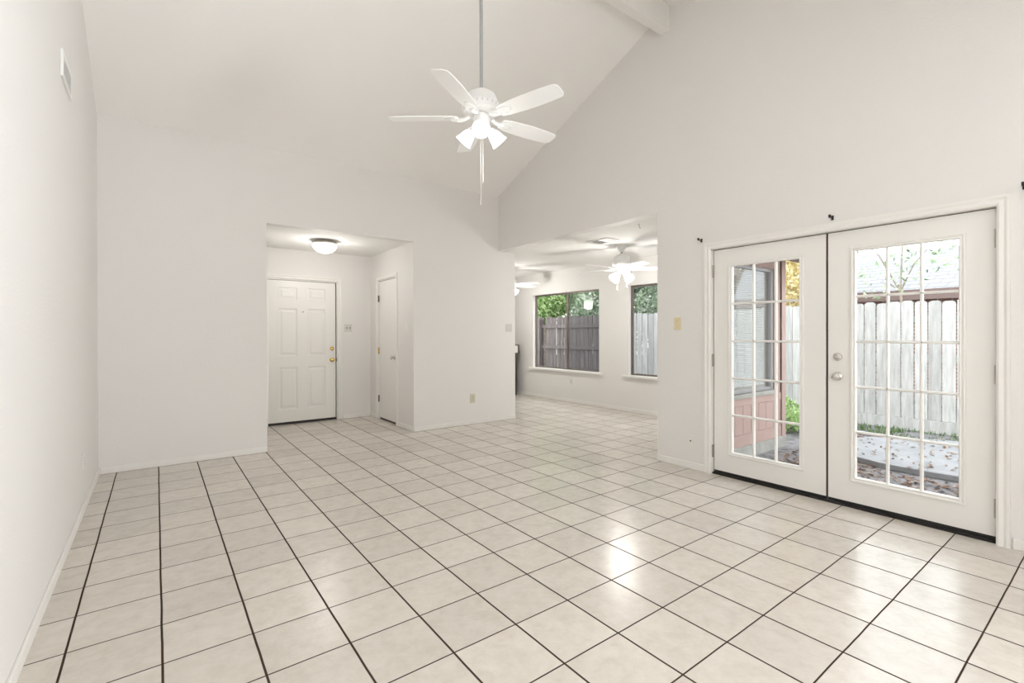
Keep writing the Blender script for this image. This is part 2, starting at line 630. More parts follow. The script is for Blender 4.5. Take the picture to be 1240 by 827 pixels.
def slab_holes(mb, axis, pos, thick, a0, a1, z0, z1, holes):
    """a wall slab: axis 'x' (plane x = pos, runs along y) or 'y'; holes are (a0, a1, z0, z1)"""
    A = sorted({a0, a1, *[min(max(h[i], a0), a1) for h in holes for i in (0, 1)]})
    Z = sorted({z0, z1, *[min(max(h[i], z0), z1) for h in holes for i in (2, 3)]})
    na, nz = len(A) - 1, len(Z) - 1

    def solid(i, j):
        if i < 0 or j < 0 or i >= na or j >= nz:
            return False
        ca, cz = (A[i] + A[i + 1]) / 2, (Z[j] + Z[j + 1]) / 2
        return not any(h[0] < ca < h[1] and h[2] < cz < h[3] for h in holes)

    vid = {}
    vs, fs = [], []

    def P(a, z, t):
        k = (round(a, 5), round(z, 5), t)
        if k not in vid:
            d = pos + (thick if t else 0)
            vid[k] = len(vs)
            vs.append((d, a, z) if axis == 'x' else (a, d, z))
        return vid[k]

    for i in range(na):
        for j in range(nz):
            if not solid(i, j):
                continue
            a, b, c, d = A[i], A[i + 1], Z[j], Z[j + 1]
            for t in (0, 1):
                fs.append((P(a, c, t), P(b, c, t), P(b, d, t), P(a, d, t)))
            if not solid(i - 1, j):
                fs.append((P(a, c, 0), P(a, d, 0), P(a, d, 1), P(a, c, 1)))
            if not solid(i + 1, j):
                fs.append((P(b, c, 0), P(b, d, 0), P(b, d, 1), P(b, c, 1)))
            if not solid(i, j - 1):
                fs.append((P(a, c, 0), P(b, c, 0), P(b, c, 1), P(a, c, 1)))
            if not solid(i, j + 1):
                fs.append((P(a, d, 0), P(b, d, 0), P(b, d, 1), P(a, d, 1)))
    mb.add(vs, fs)
    return mb


# ------------------------------------------------------------------ room shell
XL, XG, XF = -0.425, 4.045, 6.20        # left wall, gable wall, far room's window wall
YB, YE, YN = 5.73, 7.29, 9.10           # back wall, entry door wall, far end of the kitchen
YF = -2.60                              # wall behind the camera
ZB, ZR, YR = 3.295, 4.492, 2.807        # ceiling at back wall, ridge height and place
SL = (ZR - ZB) / (YB - YR)
ZFR = ZR - SL * (YR - YF)
CH = 2.495                              # flat ceilings
XE0, XE1 = 0.965, 2.69                  # entry alcove
YS = 2.88                               # inner face of the far room's right wall
T = 0.12

mb = MB().prism([(XL - T, YF - T, -0.12), (XG + T, YF - T, -0.12), (XG + T, YS - 0.13, -0.12), (6.30, YS - 0.13, -0.12), (6.30, YN + T, -0.12), (XL - T, YN + T, -0.12)], (0, 0, 0.12))
struct('floor', mb, M['tile'], 'beige ceramic floor tile with dark brown grout', 'floor', loc=(0, 0, 0))

mb = MB().prism([(XL, YF - T, -0.1), (XL, YB + T, -0.1), (XL, YB + T, ZB - SL * T + 0.02), (XL, YR, ZR + 0.02), (XL, YF - T, ZFR - SL * T + 0.02)], (-T, 0, 0))
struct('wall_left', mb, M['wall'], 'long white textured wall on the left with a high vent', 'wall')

mb = MB()
slab_holes(mb, 'y', YB, T, XL - T, 4.352, -0.1, CH, [(XE0, XE1, -0.2, CH - 0.01)])
mb.box(XL - T, XG + T, YB, YB + T, CH, ZB + 0.05)
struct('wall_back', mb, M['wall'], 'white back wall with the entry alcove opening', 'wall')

mb = MB()
slab_holes(mb, 'x', XG, T, YF - T, YB, -0.1, 2.2, [(2.953, YB + 1, -0.2, CH + 0.1), (0.515, 2.40, -0.2, 2.05), (-2.35, -0.85, 0.85, 2.15)])  # last opening is added for the side fill lamp
mb.prism([(XG, YF - T, 2.2), (XG, 2.953, 2.2), (XG, 2.953, CH), (XG, YB, CH), (XG, YB, ZB + 0.03), (XG, YR, ZR + 0.03), (XG, YF - T, ZFR - SL * T + 0.03)], (T, 0, 0))
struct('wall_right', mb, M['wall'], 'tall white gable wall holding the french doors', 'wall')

mb = MB()
slab_holes(mb, 'y', YF - T, T, XL - T, XG + T, -0.1, ZFR + 0.02, [(-0.30, 0.80, 0.45, 2.05)])
struct('wall_front', mb, M['wall'], 'white end wall behind the viewer with one added window', 'wall')

# cathedral ceiling: two slopes meeting at the ridge
mb = MB()
mb.prism([(XL - T, YB + T, ZB - SL * T), (XL - T, YR, ZR), (XL - T, YF - T, ZFR - SL * T), (XL - T, YF - T, ZFR - SL * T + 0.12), (XL - T, YR, ZR + 0.13), (XL - T, YB + T, ZB - SL * T + 0.12)], (XG - XL + 2 * T, 0, 0))
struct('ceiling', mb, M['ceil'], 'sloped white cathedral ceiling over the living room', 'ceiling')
mb = MB().box(XL + 0.001, XG - 0.001, 2.806, 2.904, 4.245, ZR + 0.0)
struct('beam', mb, M['trim'], 'white painted ridge beam under the ceiling peak', 'beam', bevel=0.004)

# entry alcove
mb = MB()
slab_holes(mb, 'y', YE, T, XE0 - T, XE1 + T, -0.1, CH + 0.1, [(1.225, 2.185, -0.2, 2.06)])
struct('wall_entry_back', mb, M['wall'], 'white wall around the panelled front door', 'wall')
mb = MB().box(XE0 - T, XE0, YB + T, YE, -0.1, CH + 0.1)
struct('wall_entry_left', mb, M['wall'], 'left side wall of the entry alcove', 'wall')
mb = MB()
slab_holes(mb, 'x', XE1, T, YB + T, YE, -0.1, CH + 0.1, [(6.285, 6.955, -0.2, 2.085)])
struct('wall_entry_right', mb, M['wall'], 'right side wall of the entry alcove with closet door', 'wall')
mb = MB().box(XE0 - 0.01, XE1 + 0.01, YB + T - 0.002, YE + 0.01, CH - 0.01, CH + 0.11)
struct('ceiling_entry', mb, M['popcorn'], 'low textured ceiling over the entry alcove', 'ceiling')

# far room
mb = MB()
WIN1 = (5.735, 7.55, 0.595, 2.062)
WIN2 = (3.28, 5.085, 0.595, 2.062)
slab_holes(mb, 'x', XF, 0.10, YS - 0.13, YN + T, -0.1, CH + 0.12, [WIN1, WIN2])
struct('wall_far', mb, M['wall'], 'white window wall across the far room', 'wall')
mb = MB()
WIN3 = (4.72, 6.06, 0.59, 2.06)
slab_holes(mb, 'y', YS - 0.13, 0.13, XG + T, XF, -0.1, CH + 0.12, [WIN3])
struct('wall_dining_side', mb, M['wall'], 'side wall of the far room with a blind covered window', 'wall')
mb = MB().box(3.0, XF, YN, YN + T, -0.1, CH + 0.12)
struct('wall_kitchen_end', mb, M['wall'], 'white end wall of the far room', 'wall')
mb = MB().box(3.0 - T, 3.0, YB + T, YN + T, -0.1, CH + 0.12)
struct('wall_kitchen_side', mb, M['wall'], 'inner side wall of the far room behind the entry', 'wall')
mb = MB().box(XG + T, XF + 0.0, YS, YN, CH, CH + 0.12)
mb.box(3.0, XG + T, YB + T, YN, CH, CH + 0.12)
struct('ceiling_dining', mb, M['popcorn'], 'flat popcorn ceiling of the far room', 'ceiling')


def baseboard(name, x0, x1, y0, y1, label, h=0.062):
    mb = MB().box(x0, x1, y0, y1, 0.0, h)
    struct(name, mb, M['trim'], label, 'baseboard', bevel=0.004)


BT = 0.013
baseboard('baseboard_left', XL, XL + BT, YF, YB, 'white baseboard along the left wall')
baseboard('baseboard_back_left', XL + BT, XE0, YB - BT, YB, 'white baseboard left of the entry alcove')
baseboard('baseboard_back_right', XE1, 4.352, YB - BT, YB, 'white baseboard right of the entry alcove')
baseboard('baseboard_entry_back', 2.262, XE1 - BT, YE - BT, YE, 'short baseboard beside the front door')
baseboard('baseboard_entry_right_far', XE1 - BT, XE1, 7.012, YE, 'short baseboard beyond the closet door')
baseboard('baseboard_entry_right_near', XE1 - BT, XE1, YB, 6.228, 'short baseboard before the closet door')
baseboard('baseboard_right', XG - BT, XG, 2.425, 2.953, 'short baseboard left of the french doors')
baseboard('baseboard_right_near', XG - BT, XG, YF, 0.470, 'baseboard right of the french doors')
baseboard('baseboard_far', XF - BT, XF, YS, YN, 'white baseboard under the far windows')


# ------------------------------------------------------------------ doors
def casing(name, axis, wall, sgn, a0, a1, ztop, w, label):
    """door casing around opening a0..a1, on a wall face; sgn = direction out of the wall; mitred, stepped profile"""
    mb = MB()
    steps = [(0.0, 0.010), (0.012, 0.018), (w * 0.55, 0.014), (w - 0.014, 0.020), (w, 0.020)]

    def pt(a, z, d):
        return (wall + sgn * d, a, z) if axis == 'x' else (a, wall + sgn * d, z)

    # profile rings swept along the U path
    path = [(a0, 0.0, -1, 0), (a0, ztop, -1, 1), (a1, ztop, 1, 1), (a1, 0.0, 1, 0)]
    prof = [(0.0, 0.0)] + steps + [(w, 0.0)]
    vs, fs = [], []
    n = len(prof)
    for (a, z, da, dz) in path:
        for (o, d) in prof:
            vs.append(pt(a + da * o, z + dz * o, d))
    for i in range(3):
        for k in range(n - 1):
            fs.append((i * n + k, i * n + k + 1, (i + 1) * n + k + 1, (i + 1) * n + k))
        fs.append((i * n + n - 1, i * n, (i + 1) * n, (i + 1) * n + n - 1))
    fs.append(tuple(range(n)))
    fs.append(tuple(3 * n + k for k in range(n - 1, -1, -1)))
    mb.add(vs, fs)
    return struct(name, mb, M['trim'], label, 'door casing')


def panel_leaf(mb, to, u0, u1, v0, v1, thick, panels):
    """door leaf in local (u, v, w): face at w = 0 towards the room, raised panels pressed into it"""
    U = sorted({u0, u1, *[p[i] for p in panels for i in (0, 1)]})
    V = sorted({v0, v1, *[p[i] for p in panels for i in (2, 3)]})
    for i in range(len(U) - 1):
        for j in range(len(V) - 1):
            cu, cv = (U[i] + U[i + 1]) / 2, (V[j] + V[j + 1]) / 2
            if any(p[0] < cu < p[1] and p[2] < cv < p[3] for p in panels):
                continue
            mb.add([to(U[i], V[j], 0), to(U[i + 1], V[j], 0), to(U[i + 1], V[j + 1], 0), to(U[i], V[j + 1], 0)], [(0, 1, 2, 3)])
    for p in panels:
        rings = [(0, 0), (0.012, 0.009), (0.030, 0.009), (0.052, 0.0015)]
        prev = None
        for ins, w in rings:
            r = [to(p[0] + ins, p[2] + ins, w), to(p[1] - ins, p[2] + ins, w), to(p[1] - ins, p[3] - ins, w), to(p[0] + ins, p[3] - ins, w)]
            if prev:
                mb.add(prev + r, [(k, (k + 1) % 4, 4 + (k + 1) % 4, 4 + k) for k in range(4)])
            prev = r
        mb.add(prev, [(0, 1, 2, 3)])
    c = [(u0, v0), (u1, v0), (u1, v1), (u0, v1)]
    f = [to(a, b, 0) for a, b in c]
    k = [to(a, b, thick) for a, b in c]
    mb.add(f + k, [(7, 6, 5, 4)] + [(i, (i + 1) % 4, 4 + (i + 1) % 4, 4 + i) for i in range(4)])
    return mb


def merged(mb):
    """weld coincident points"""
    m = {}
    nv, mp = [], []
    for v in mb.v:
        k = tuple(round(c, 5) for c in v)
        if k not in m:
            m[k] = len(nv)
            nv.append(v)
        mp.append(m[k])
    mb.v = nv
    mb.f = [tuple(mp[i] for i in f) for f in mb.f]
    return mb


def knob_mb(c, axis, r=0.026, proud=0.062):
    return MB().lathe([(0.0, 0.0), (r * 1.22, 0.0), (r * 1.22, 0.004), (r * 1.05, 0.010), (r * 0.45, 0.014), (r * 0.42, 0.030), (r * 0.75, 0.036),
                       (r, 0.044), (r * 1.03, 0.051), (r * 0.9, proud - 0.004), (r * 0.55, proud), (0.0, proud)], c, axis, 28)


def deadbolt_mb(c, axis, r=0.030):
    return MB().lathe([(0.0, 0.0), (r, 0.0), (r, 0.008), (r * 0.86, 0.018), (r * 0.5, 0.021), (0.0, 0.021)], c, axis, 28)


def hinge_mb(p, up, out, side, h=0.10):
    """butt hinge: knuckle barrel with leaf, p = centre on the door edge; out = direction into the room; side = along the wall"""
    mb = MB()
    p, out, side = Vector(p), Vector(out), Vector(side)
    for k in range(5):
        z0 = -h / 2 + k * h / 5
        mb.lathe([(0.0, 0.0), (0.0085, 0.0), (0.0085, h / 5 - 0.0025), (0.0, h / 5 - 0.0025)], p + out * 0.009 + Vector((0, 0, z0)), (0, 0, 1), 12)
    a = p - side * 0.011
    b = p + side * 0.011
    q = [a + Vector((0, 0, -h / 2)), b + Vector((0, 0, -h / 2)), b + Vector((0, 0, h / 2)), a + Vector((0, 0, h / 2))]
    mb.prism(q, out * 0.003)
    return mb


# --- front door (six panels)
door = thing('door_1', 'white six-panel front door with brass knob in the entry alcove', 'door', (1.705, YE + 0.02, 0), kind='structure')
yd = YE + 0.012
to = lambda u, v, w: (u, yd + w, v)
pans = []
for (ua, ub) in ((1.375, 1.625), (1.765, 2.015)):
    pans += [(ua, ub, 1.77, 1.945), (ua, ub, 0.965, 1.645), (ua, ub, 0.21, 0.81)]
merged(panel_leaf(MB(), to, 1.245, 2.158, 0.035, 2.040, 0.04, pans)).build('door_leaf', M['door'], door)
knob_mb((2.105, yd, 0.895), (0, -1, 0), 0.027).build('door_knob', M['brass'], door, smooth=40)
db = deadbolt_mb((2.105, yd, 1.063), (0, -1, 0)).build('deadbolt', M['brass'], door, smooth=40)
MB().lathe([(0, 0), (0.008, 0), (0.008, 0.004), (0, 0.004)], (1.700, yd, 1.60), (0, -1, 0), 14).build('peephole', M['dark_metal'], door)
MB().box(1.228, 2.182, yd + 0.002, yd + 0.05, 0.0, 0.033).build('threshold', M['sweep'], door)  # black colour also stands for the dark gap under the leaf
mb = MB().box(1.2265, 1.238, YE + 0.002, YE + 0.11, 0.0, 2.058).box(2.172, 2.1835, YE + 0.002, YE + 0.11, 0.0, 2.058).box(1.238, 2.172, YE + 0.002, YE + 0.11, 2.047, 2.058)
mb.build('door_jamb', M['trim'], door)
mb = MB().box(2.1585, 2.1715, yd + 0.012, yd + 0.03, 0.034, 2.046).box(1.238, 2.158, yd + 0.012, yd + 0.03, 2.041, 2.0465)
mb.build('weatherstrip', M['gapdark'], door)
MB().box(2.161, 2.1725, YE - 0.0, yd + 0.012, 0.865, 0.925).build('strike_plate', M['dark_metal'], door)
casing('trim_1', 'y', YE, -1, 1.2265, 2.1835, 2.058, 0.058, 'white casing around the front door')

# --- closet door (flush)
door = thing('door_2', 'narrow flush white closet door on the right side of the entry', 'door', (XE1 + 0.02, 6.62, 0), kind='structure')
xd = XE1 + 0.008
mb = MB().box(xd, xd + 0.035, 6.302, 6.936, 0.03, 2.065)
mb.build('door_leaf', M['door'], door, bevel=0.002)
knob_mb((xd, 6.365, 0.945), (-1, 0, 0), 0.026).build('door_knob', M['nickel'], door, smooth=40)
for z, mt in ((1.81, 'dark_metal'), (1.03, 'brass'), (0.31, 'dark_metal')):
    h = hinge_mb((xd - 0.002, 6.942, z), (0, 0, 1), (-1, 0, 0), (0, 1, 0)).build('hinge', M[mt], door)
    if mt == 'brass':
        h['label'] = 'bright brass hinge'
mb = MB().box(XE1 + 0.001, XE1 + 0.11, 6.2865, 6.297, 0, 2.083).box(XE1 + 0.001, XE1 + 0.11, 6.943, 6.9535, 0, 2.083).box(XE1 + 0.001, XE1 + 0.11, 6.297, 6.943, 2.072, 2.083)
mb.build('door_jamb', M['trim'], door)
MB().box(xd + 0.012, xd + 0.03, 6.298, 6.9425, 0.0, 0.029).build('dark_gap', M['gapdark'], door)  # dark strip standing in for the shade in the gap below
MB().box(xd + 0.012, xd + 0.03, 6.2975, 6.3015, 0.03, 2.071).box(xd + 0.012, xd + 0.03, 6.3015, 6.9425, 2.0655, 2.0715).build('dark_gap_strip', M['gapdark'], door)  # dark strips filling the gaps at the leaf's edge and top
casing('trim_2', 'x', XE1, -1, 6.2865, 6.9535, 2.083, 0.055, 'white casing around the closet door')


# --- french doors
XD = 4.083


def french_leaf(root, y0, y1, lo, gl, mat):
    """leaf y0..y1; lite frame outer lo = (ya, yb, za, zb); glass gl"""
    mb = MB()
    slab_holes(mb, 'x', XD, 0.044, y0, y1, 0.035, 2.030, [(gl[0] - 0.012, gl[1] + 0.012, gl[2] - 0.012, gl[3] + 0.012)])
    mb.build('door_leaf', mat, root)
    # raised lite moulding around the glass, mitred
    mb = MB()
    prof = [(0.0, 0.0), (0.0, 0.010), (0.25, 0.013), (0.55, 0.009), (0.85, 0.012), (1.0, 0.0), (1.0, -0.018)]
    corners = [(0, 2, 0, 2), (1, 2, 1, 2), (1, 3, 1, 3), (0, 3, 0, 3)]
    vs, fs = [], []
    n = len(prof)
    for (ya, za, yb, zb) in corners:
        for t, d in prof:
            vs.append((XD - d, lo[ya] + (gl[yb] - lo[ya]) * t, lo[za] + (gl[zb] - lo[za]) * t))
    for i in range(4):
        j = (i + 1) % 4
        for k in range(n - 1):
            fs.append((i * n + k, i * n + k + 1, j * n + k + 1, j * n + k))
    mb.add(vs, fs)
    lf = mb.build('lite_frame', mat, root)
    # muntins: 3 x 5
    mb = MB()
    gw, gh = gl[1] - gl[0], gl[3] - gl[2]
    w = 0.0094

    def bar(ya, yb, za, zb, vert):
        # rounded-chamfered bar proud of the glass
        x0, x1 = XD - 0.004, XD + 0.016
        if vert:
            c = (ya + yb) / 2
            mb.prism([(x1, ya, za), (x0 + 0.007, ya, za), (x0, c - 0.004, za), (x0, c + 0.004, za), (x0 + 0.007, yb, za), (x1, yb, za)], (0, 0, zb - za))
        else:
            c = (za + zb) / 2
            mb.prism([(x1, ya, za), (x0 + 0.007, ya, za), (x0, ya, c - 0.004), (x0, ya, c + 0.004), (x0 + 0.007, ya, zb), (x1, ya, zb)], (0, yb - ya, 0))
    for k in (1, 2):
        y = gl[0] + gw * k / 3
        bar(y - w, y + w, gl[2], gl[3], True)
    for k in (1, 2, 3, 4):
        z = gl[2] + gh * k / 5
        bar(gl[0], gl[1], z - w, z + w, False)
    # the matching grid on the outer face
    for k in (1, 2):
        y = gl[0] + gw * k / 3
        mb.box(XD + 0.0262, XD + 0.030, y - 0.005, y + 0.005, gl[2], gl[3])
    for k in (1, 2, 3, 4):
        z = gl[2] + gh * k / 5
        mb.box(XD + 0.0264, XD + 0.0298, gl[0], gl[1], z - 0.005, z + 0.005)
    mb.build('muntin_grid', mat, root)
    MB().box(XD + 0.018, XD + 0.023, gl[0] - 0.011, gl[1] + 0.011, gl[2] - 0.011, gl[3] + 0.011).build('glass_pane', M['glass'], root)


door = thing('door_3', 'left french door leaf with fifteen glass panes and no knob', 'door', (XD, 1.92, 0), kind='structure')
french_leaf(door, 1.463, 2.368, (1.613, 2.232, 0.188, 1.892), (1.650, 2.194, 0.222, 1.866), M['door'])
for z in (1.84, 1.032, 0.205):
    hinge_mb((XD - 0.010, 2.3740, z), (0, 0, 1), (-1, 0, 0), (0, 1, 0), 0.115).build('hinge', M['hinge_nickel'], door)
MB().box(XD + 0.004, XD + 0.04, 1.463, 2.368, 0.012, 0.034).build('door_sweep', M['sweep'], door)

door = thing('door_4', 'right french door leaf with fifteen glass panes and nickel knob', 'door', (XD, 1.0, 0), kind='structure')
french_leaf(door, 0.548, 1.447, (0.680, 1.302, 0.186, 1.902), (0.714, 1.266, 0.224, 1.872), M['door'])
knob_mb((XD, 1.383, 0.952), (-1, 0, 0), 0.027, 0.064).build('door_knob', M['nickel'], door, smooth=40)
dbp = deadbolt_mb((XD, 1.383, 1.098), (-1, 0, 0), 0.030).build('deadbolt', M['nickel'], door, smooth=40)
tl = MB().box(XD - 0.036, XD - 0.020, 1.366, 1.400, 1.093, 1.103)
sub('thumb_turn', tl, M['nickel'], dbp, bevel=0.002)
for z in (1.848, 1.022, 0.210):
    hinge_mb((XD - 0.010, 0.5420, z), (0, 0, 1), (-1, 0, 0), (0, 1, 0), 0.115).build('hinge', M['hinge_nickel'], door)
MB().box(XD + 0.004, XD + 0.04, 0.548, 1.447, 0.012, 0.034).build('door_sweep', M['sweep'], door)
MB().box(XD + 0.010, XD + 0.034, 1.4475, 1.4625, 0.034, 2.030).build('astragal', M['gapdark'], door)

mb = MB().box(XG + 0.001, XG + 0.119, 2.376, 2.399, 0, 2.048).box(XG + 0.001, XG + 0.119, 0.516, 0.540, 0, 2.048).box(XG + 0.001, XG + 0.119, 0.540, 2.376, 2.036, 2.048)
struct('trim_3', mb, M['trim'], 'white jamb lining the french door opening', 'door jamb')
mb = MB().box(XD + 0.012, XD + 0.03, 2.3685, 2.3755, 0.03, 2.0355).box(XD + 0.012, XD + 0.03, 0.5405, 0.5475, 0.03, 2.0355).box(XD + 0.012, XD + 0.03, 0.5475, 2.3685, 2.0305, 2.0358)
struct('trim_4', mb, M['gapdark'], 'dark weatherstrip around the french doors', 'weatherstrip')
mb = MB().box(XD - 0.022, XG + 0.135, 0.541, 2.375, 0.0, 0.012)
struct('trim_5', mb, M['sweep'], 'dark threshold under the french doors', 'threshold')
casing('trim_6', 'x', XG, -1, 0.540, 2.376, 2.036, 0.060, 'white casing around the pair of french doors')

# ------------------------------------------------------------------ windows


def far_window(name, w, label, screens, mullion):
    y0, y1, z0, z1 = w
    root = thing(name, label, 'window', (XF + 0.07, (y0 + y1) / 2, z0), kind='structure')
    xa, xb = XF + 0.060, XF + 0.098
    f = 0.028
    mb = MB()
    slab_holes(mb, 'x', xa, xb - xa, y0 + 0.001, y1 - 0.001, z0 + 0.001, z1 - 0.001, [(y0 + f, y1 - f, z0 + f, z1 - f)])
    fr = mb.build('window_frame', M['bronze'], root)
    MB().box(xa + 0.004, xb - 0.006, mullion - 0.022, mullion + 0.022, z0 + f, z1 - f).build('meeting_rail', M['bronze'], root)
    MB().box(xa + 0.016, xa + 0.021, y0 + f, mullion - 0.0225, z0 + f, z1 - f).build('glass_pane', M['glass'], root)
    MB().box(xa + 0.016, xa + 0.021, mullion + 0.0225, y1 - f, z0 + f, z1 - f).build('glass_pane', M['glass'], root)
    for s in screens:
        ya, yb = (y0 + f, mullion - 0.0225) if s == 'near' else (mullion + 0.0225, y1 - f)
        MB().box(xa + 0.028, xa + 0.030, ya, yb, z0 + f, z1 - f).build('insect_screen', M['screen'], root)
    # wooden stool with apron
    mb = MB().box(XF - 0.055, XF - 0.0005, y0 - 0.085, y1 + 0.10, z0 - 0.034, z0 + 0.0)
    mb.box(XF - 0.0005, xa - 0.001, y0 + 0.001, y1 - 0.001, z0 + 0.0005, z0 + 0.004)
    st = mb.build('window_sill', M['trim'], root, bevel=0.005)
    return root


far_window('window_1', WIN1, 'sliding window on the far wall showing brown fence and foliage', ['near'], 6.60)
far_window('window_2', WIN2, 'second far window right of the sliding one, pale fence outside', ['near', 'far'], 4.18)

# window in the outside wall, seen from the yard through the left french door
YW = YS - 0.13
root = thing('window_3', 'outside window in pink siding seen through the left french door', 'window', (5.34, YW, 0.6), kind='structure')
x0, x1, z0, z1 = WIN3
mb = MB()
slab_holes(mb, 'y', YW + 0.012, 0.05, x0 + 0.001, x1 - 0.001, z0 + 0.001, z1 - 0.001, [(x0 + 0.035, x1 - 0.035, z0 + 0.035, z1 - 0.035)])
mb.build('window_frame', M['alu'], root)
MB().box(x0 + 0.035, x1 - 0.035, YW + 0.034, YW + 0.039, z0 + 0.035, z1 - 0.035).build('glass_pane', M['glass_out'], root)
mb = MB().box(x0 - 0.02, x1 + 0.02, YW - 0.045, YW + 0.010, z0 - 0.045, z0 - 0.0)
mb.build('window_sill', M['concrete'], root)

bl = thing('window_blind', 'white slatted blind lowered behind the outside window glass', 'blind', (5.34, YW + 0.09, 0.65))
mb = MB()
z = 0.69
while z < 2.0:
    mb.prism([(x0 + 0.02, YW + 0.078, z - 0.007), (x0 + 0.02, YW + 0.100, z + 0.008), (x0 + 0.02, YW + 0.101, z + 0.0065), (x0 + 0.02, YW + 0.079, z - 0.0085)], (x1 - x0 - 0.04, 0, 0))
    z += 0.024
mb.build('slat', M['blind'], bl)
MB().box(x0 + 0.02, x1 - 0.02, YW + 0.074, YW + 0.106, 2.02, 2.06).build('head_rail', M['blind'], bl)
MB().box(x0 + 0.02, x1 - 0.02, YW + 0.080, YW + 0.100, 0.652, 0.672).build('bottom_rail', M['blind'], bl)

# added window behind the camera: frame only, for the fill lamp outside it
root = thing('added_window_front', 'unseen window added in the end wall for fill light', 'window', (0.25, YF - 0.06, 0.45), kind='structure')
mb = MB()
slab_holes(mb, 'y', YF - 0.08, 0.04, -0.299, 0.799, 0.451, 2.049, [(-0.26, 0.23, 0.49, 2.01), (0.27, 0.76, 0.49, 2.01)])
mb.build('window_frame', M['trim'], root)

root = thing('added_window_side', 'unseen window added in the right wall for fill light', 'window', (XG + 0.06, -1.60, 0.85), kind='structure')  # frame of the added side window, fill lamp outside it
mb = MB()
slab_holes(mb, 'x', XG + 0.05, 0.04, -2.349, -0.851, 0.851, 2.149, [(-2.31, -1.62, 0.89, 2.11), (-1.58, -0.89, 0.89, 2.11)])
mb.build('window_frame', M['trim'], root)

# ------------------------------------------------------------------ ceiling fans


def blade_mb(ang, r0_, r1_, z, pitch):
    """flat paddle with rounded corners, tilted by its pitch"""
    out = []
    L_ = r1_ - r0_
    # outline half widths along the length
    pts = []
    rc = 0.034
    stops = [0, .04, .1, .2, .3, .4, .5, .6, .7, .8, .88] + [1 - rc / L_ * (1 - math.sin(k * PI / 12)) for k in range(7)]
    for t in stops:
        w = 0.048 + 0.0235 * math.sin(PI * (t * 0.74 + 0.09))
        d = rc - (1 - t) * L_
        if d > 0:
            w = w - rc + math.sqrt(max(0.0, rc * rc - d * d))
        if t < 0.08:
            w *= 0.80 + 0.20 * (t / 0.08)
        pts.append((r0_ + L_ * t, w))
    poly = [(x, w) for x, w in pts] + [(x, -w) for x, w in pts[::-1]]
    mb = MB()
    mb.prism([(x, y, 0) for x, y in poly], (0, 0, 0.006))
    ca, sa = math.cos(ang), math.sin(ang)
    cp, sp = math.cos(pitch), math.sin(pitch)

    def f(v):
        x, y, zz = v
        y2, z2 = y * cp - zz * sp, y * sp + zz * cp
        return Vector((x * ca - y2 * sa, x * sa + y2 * ca, z2 + z))
    return mb.xf(f)


def iron_mb(ang, z, pitch):
    mb = MB()
    # curved neck from the motor, ending in a rounded medallion under the blade root
    mb.tube([(0.085, 0, 0.012), (0.115, 0, -0.004), (0.145, 0, -0.010), (0.175, 0, -0.008)], [0.016, 0.013, 0.015, 0.016], 10)
    med = []
    for k in range(20):
        a = 2 * PI * k / 20
        rr = 1.0 + 0.10 * math.cos(3 * a)
        med.append((0.205 + 0.052 * rr * math.cos(a), 0.040 * rr * math.sin(a), -0.010))
    mb.prism(med, (0, 0, 0.009))
    for yy in (-0.02, 0.02):
        mb.lathe([(0, 0), (0.006, 0), (0.006, 0.004), (0, 0.004)], (0.215, yy, -0.0135), (0, 0, 1), 10)
    ca, sa = math.cos(ang), math.sin(ang)
    cp, sp = math.cos(pitch), math.sin(pitch)

    def f(v):
        x, y, zz = v
        k = min(1.0, max(0.0, (x - 0.10) / 0.08))
        y2, z2 = y * (1 - k) + k * (y * cp - zz * sp), zz * (1 - k) + k * (y * sp + zz * cp)
        return Vector((x * ca - y2 * sa, x * sa + y2 * ca, z2 + z))
    return mb.xf(f)


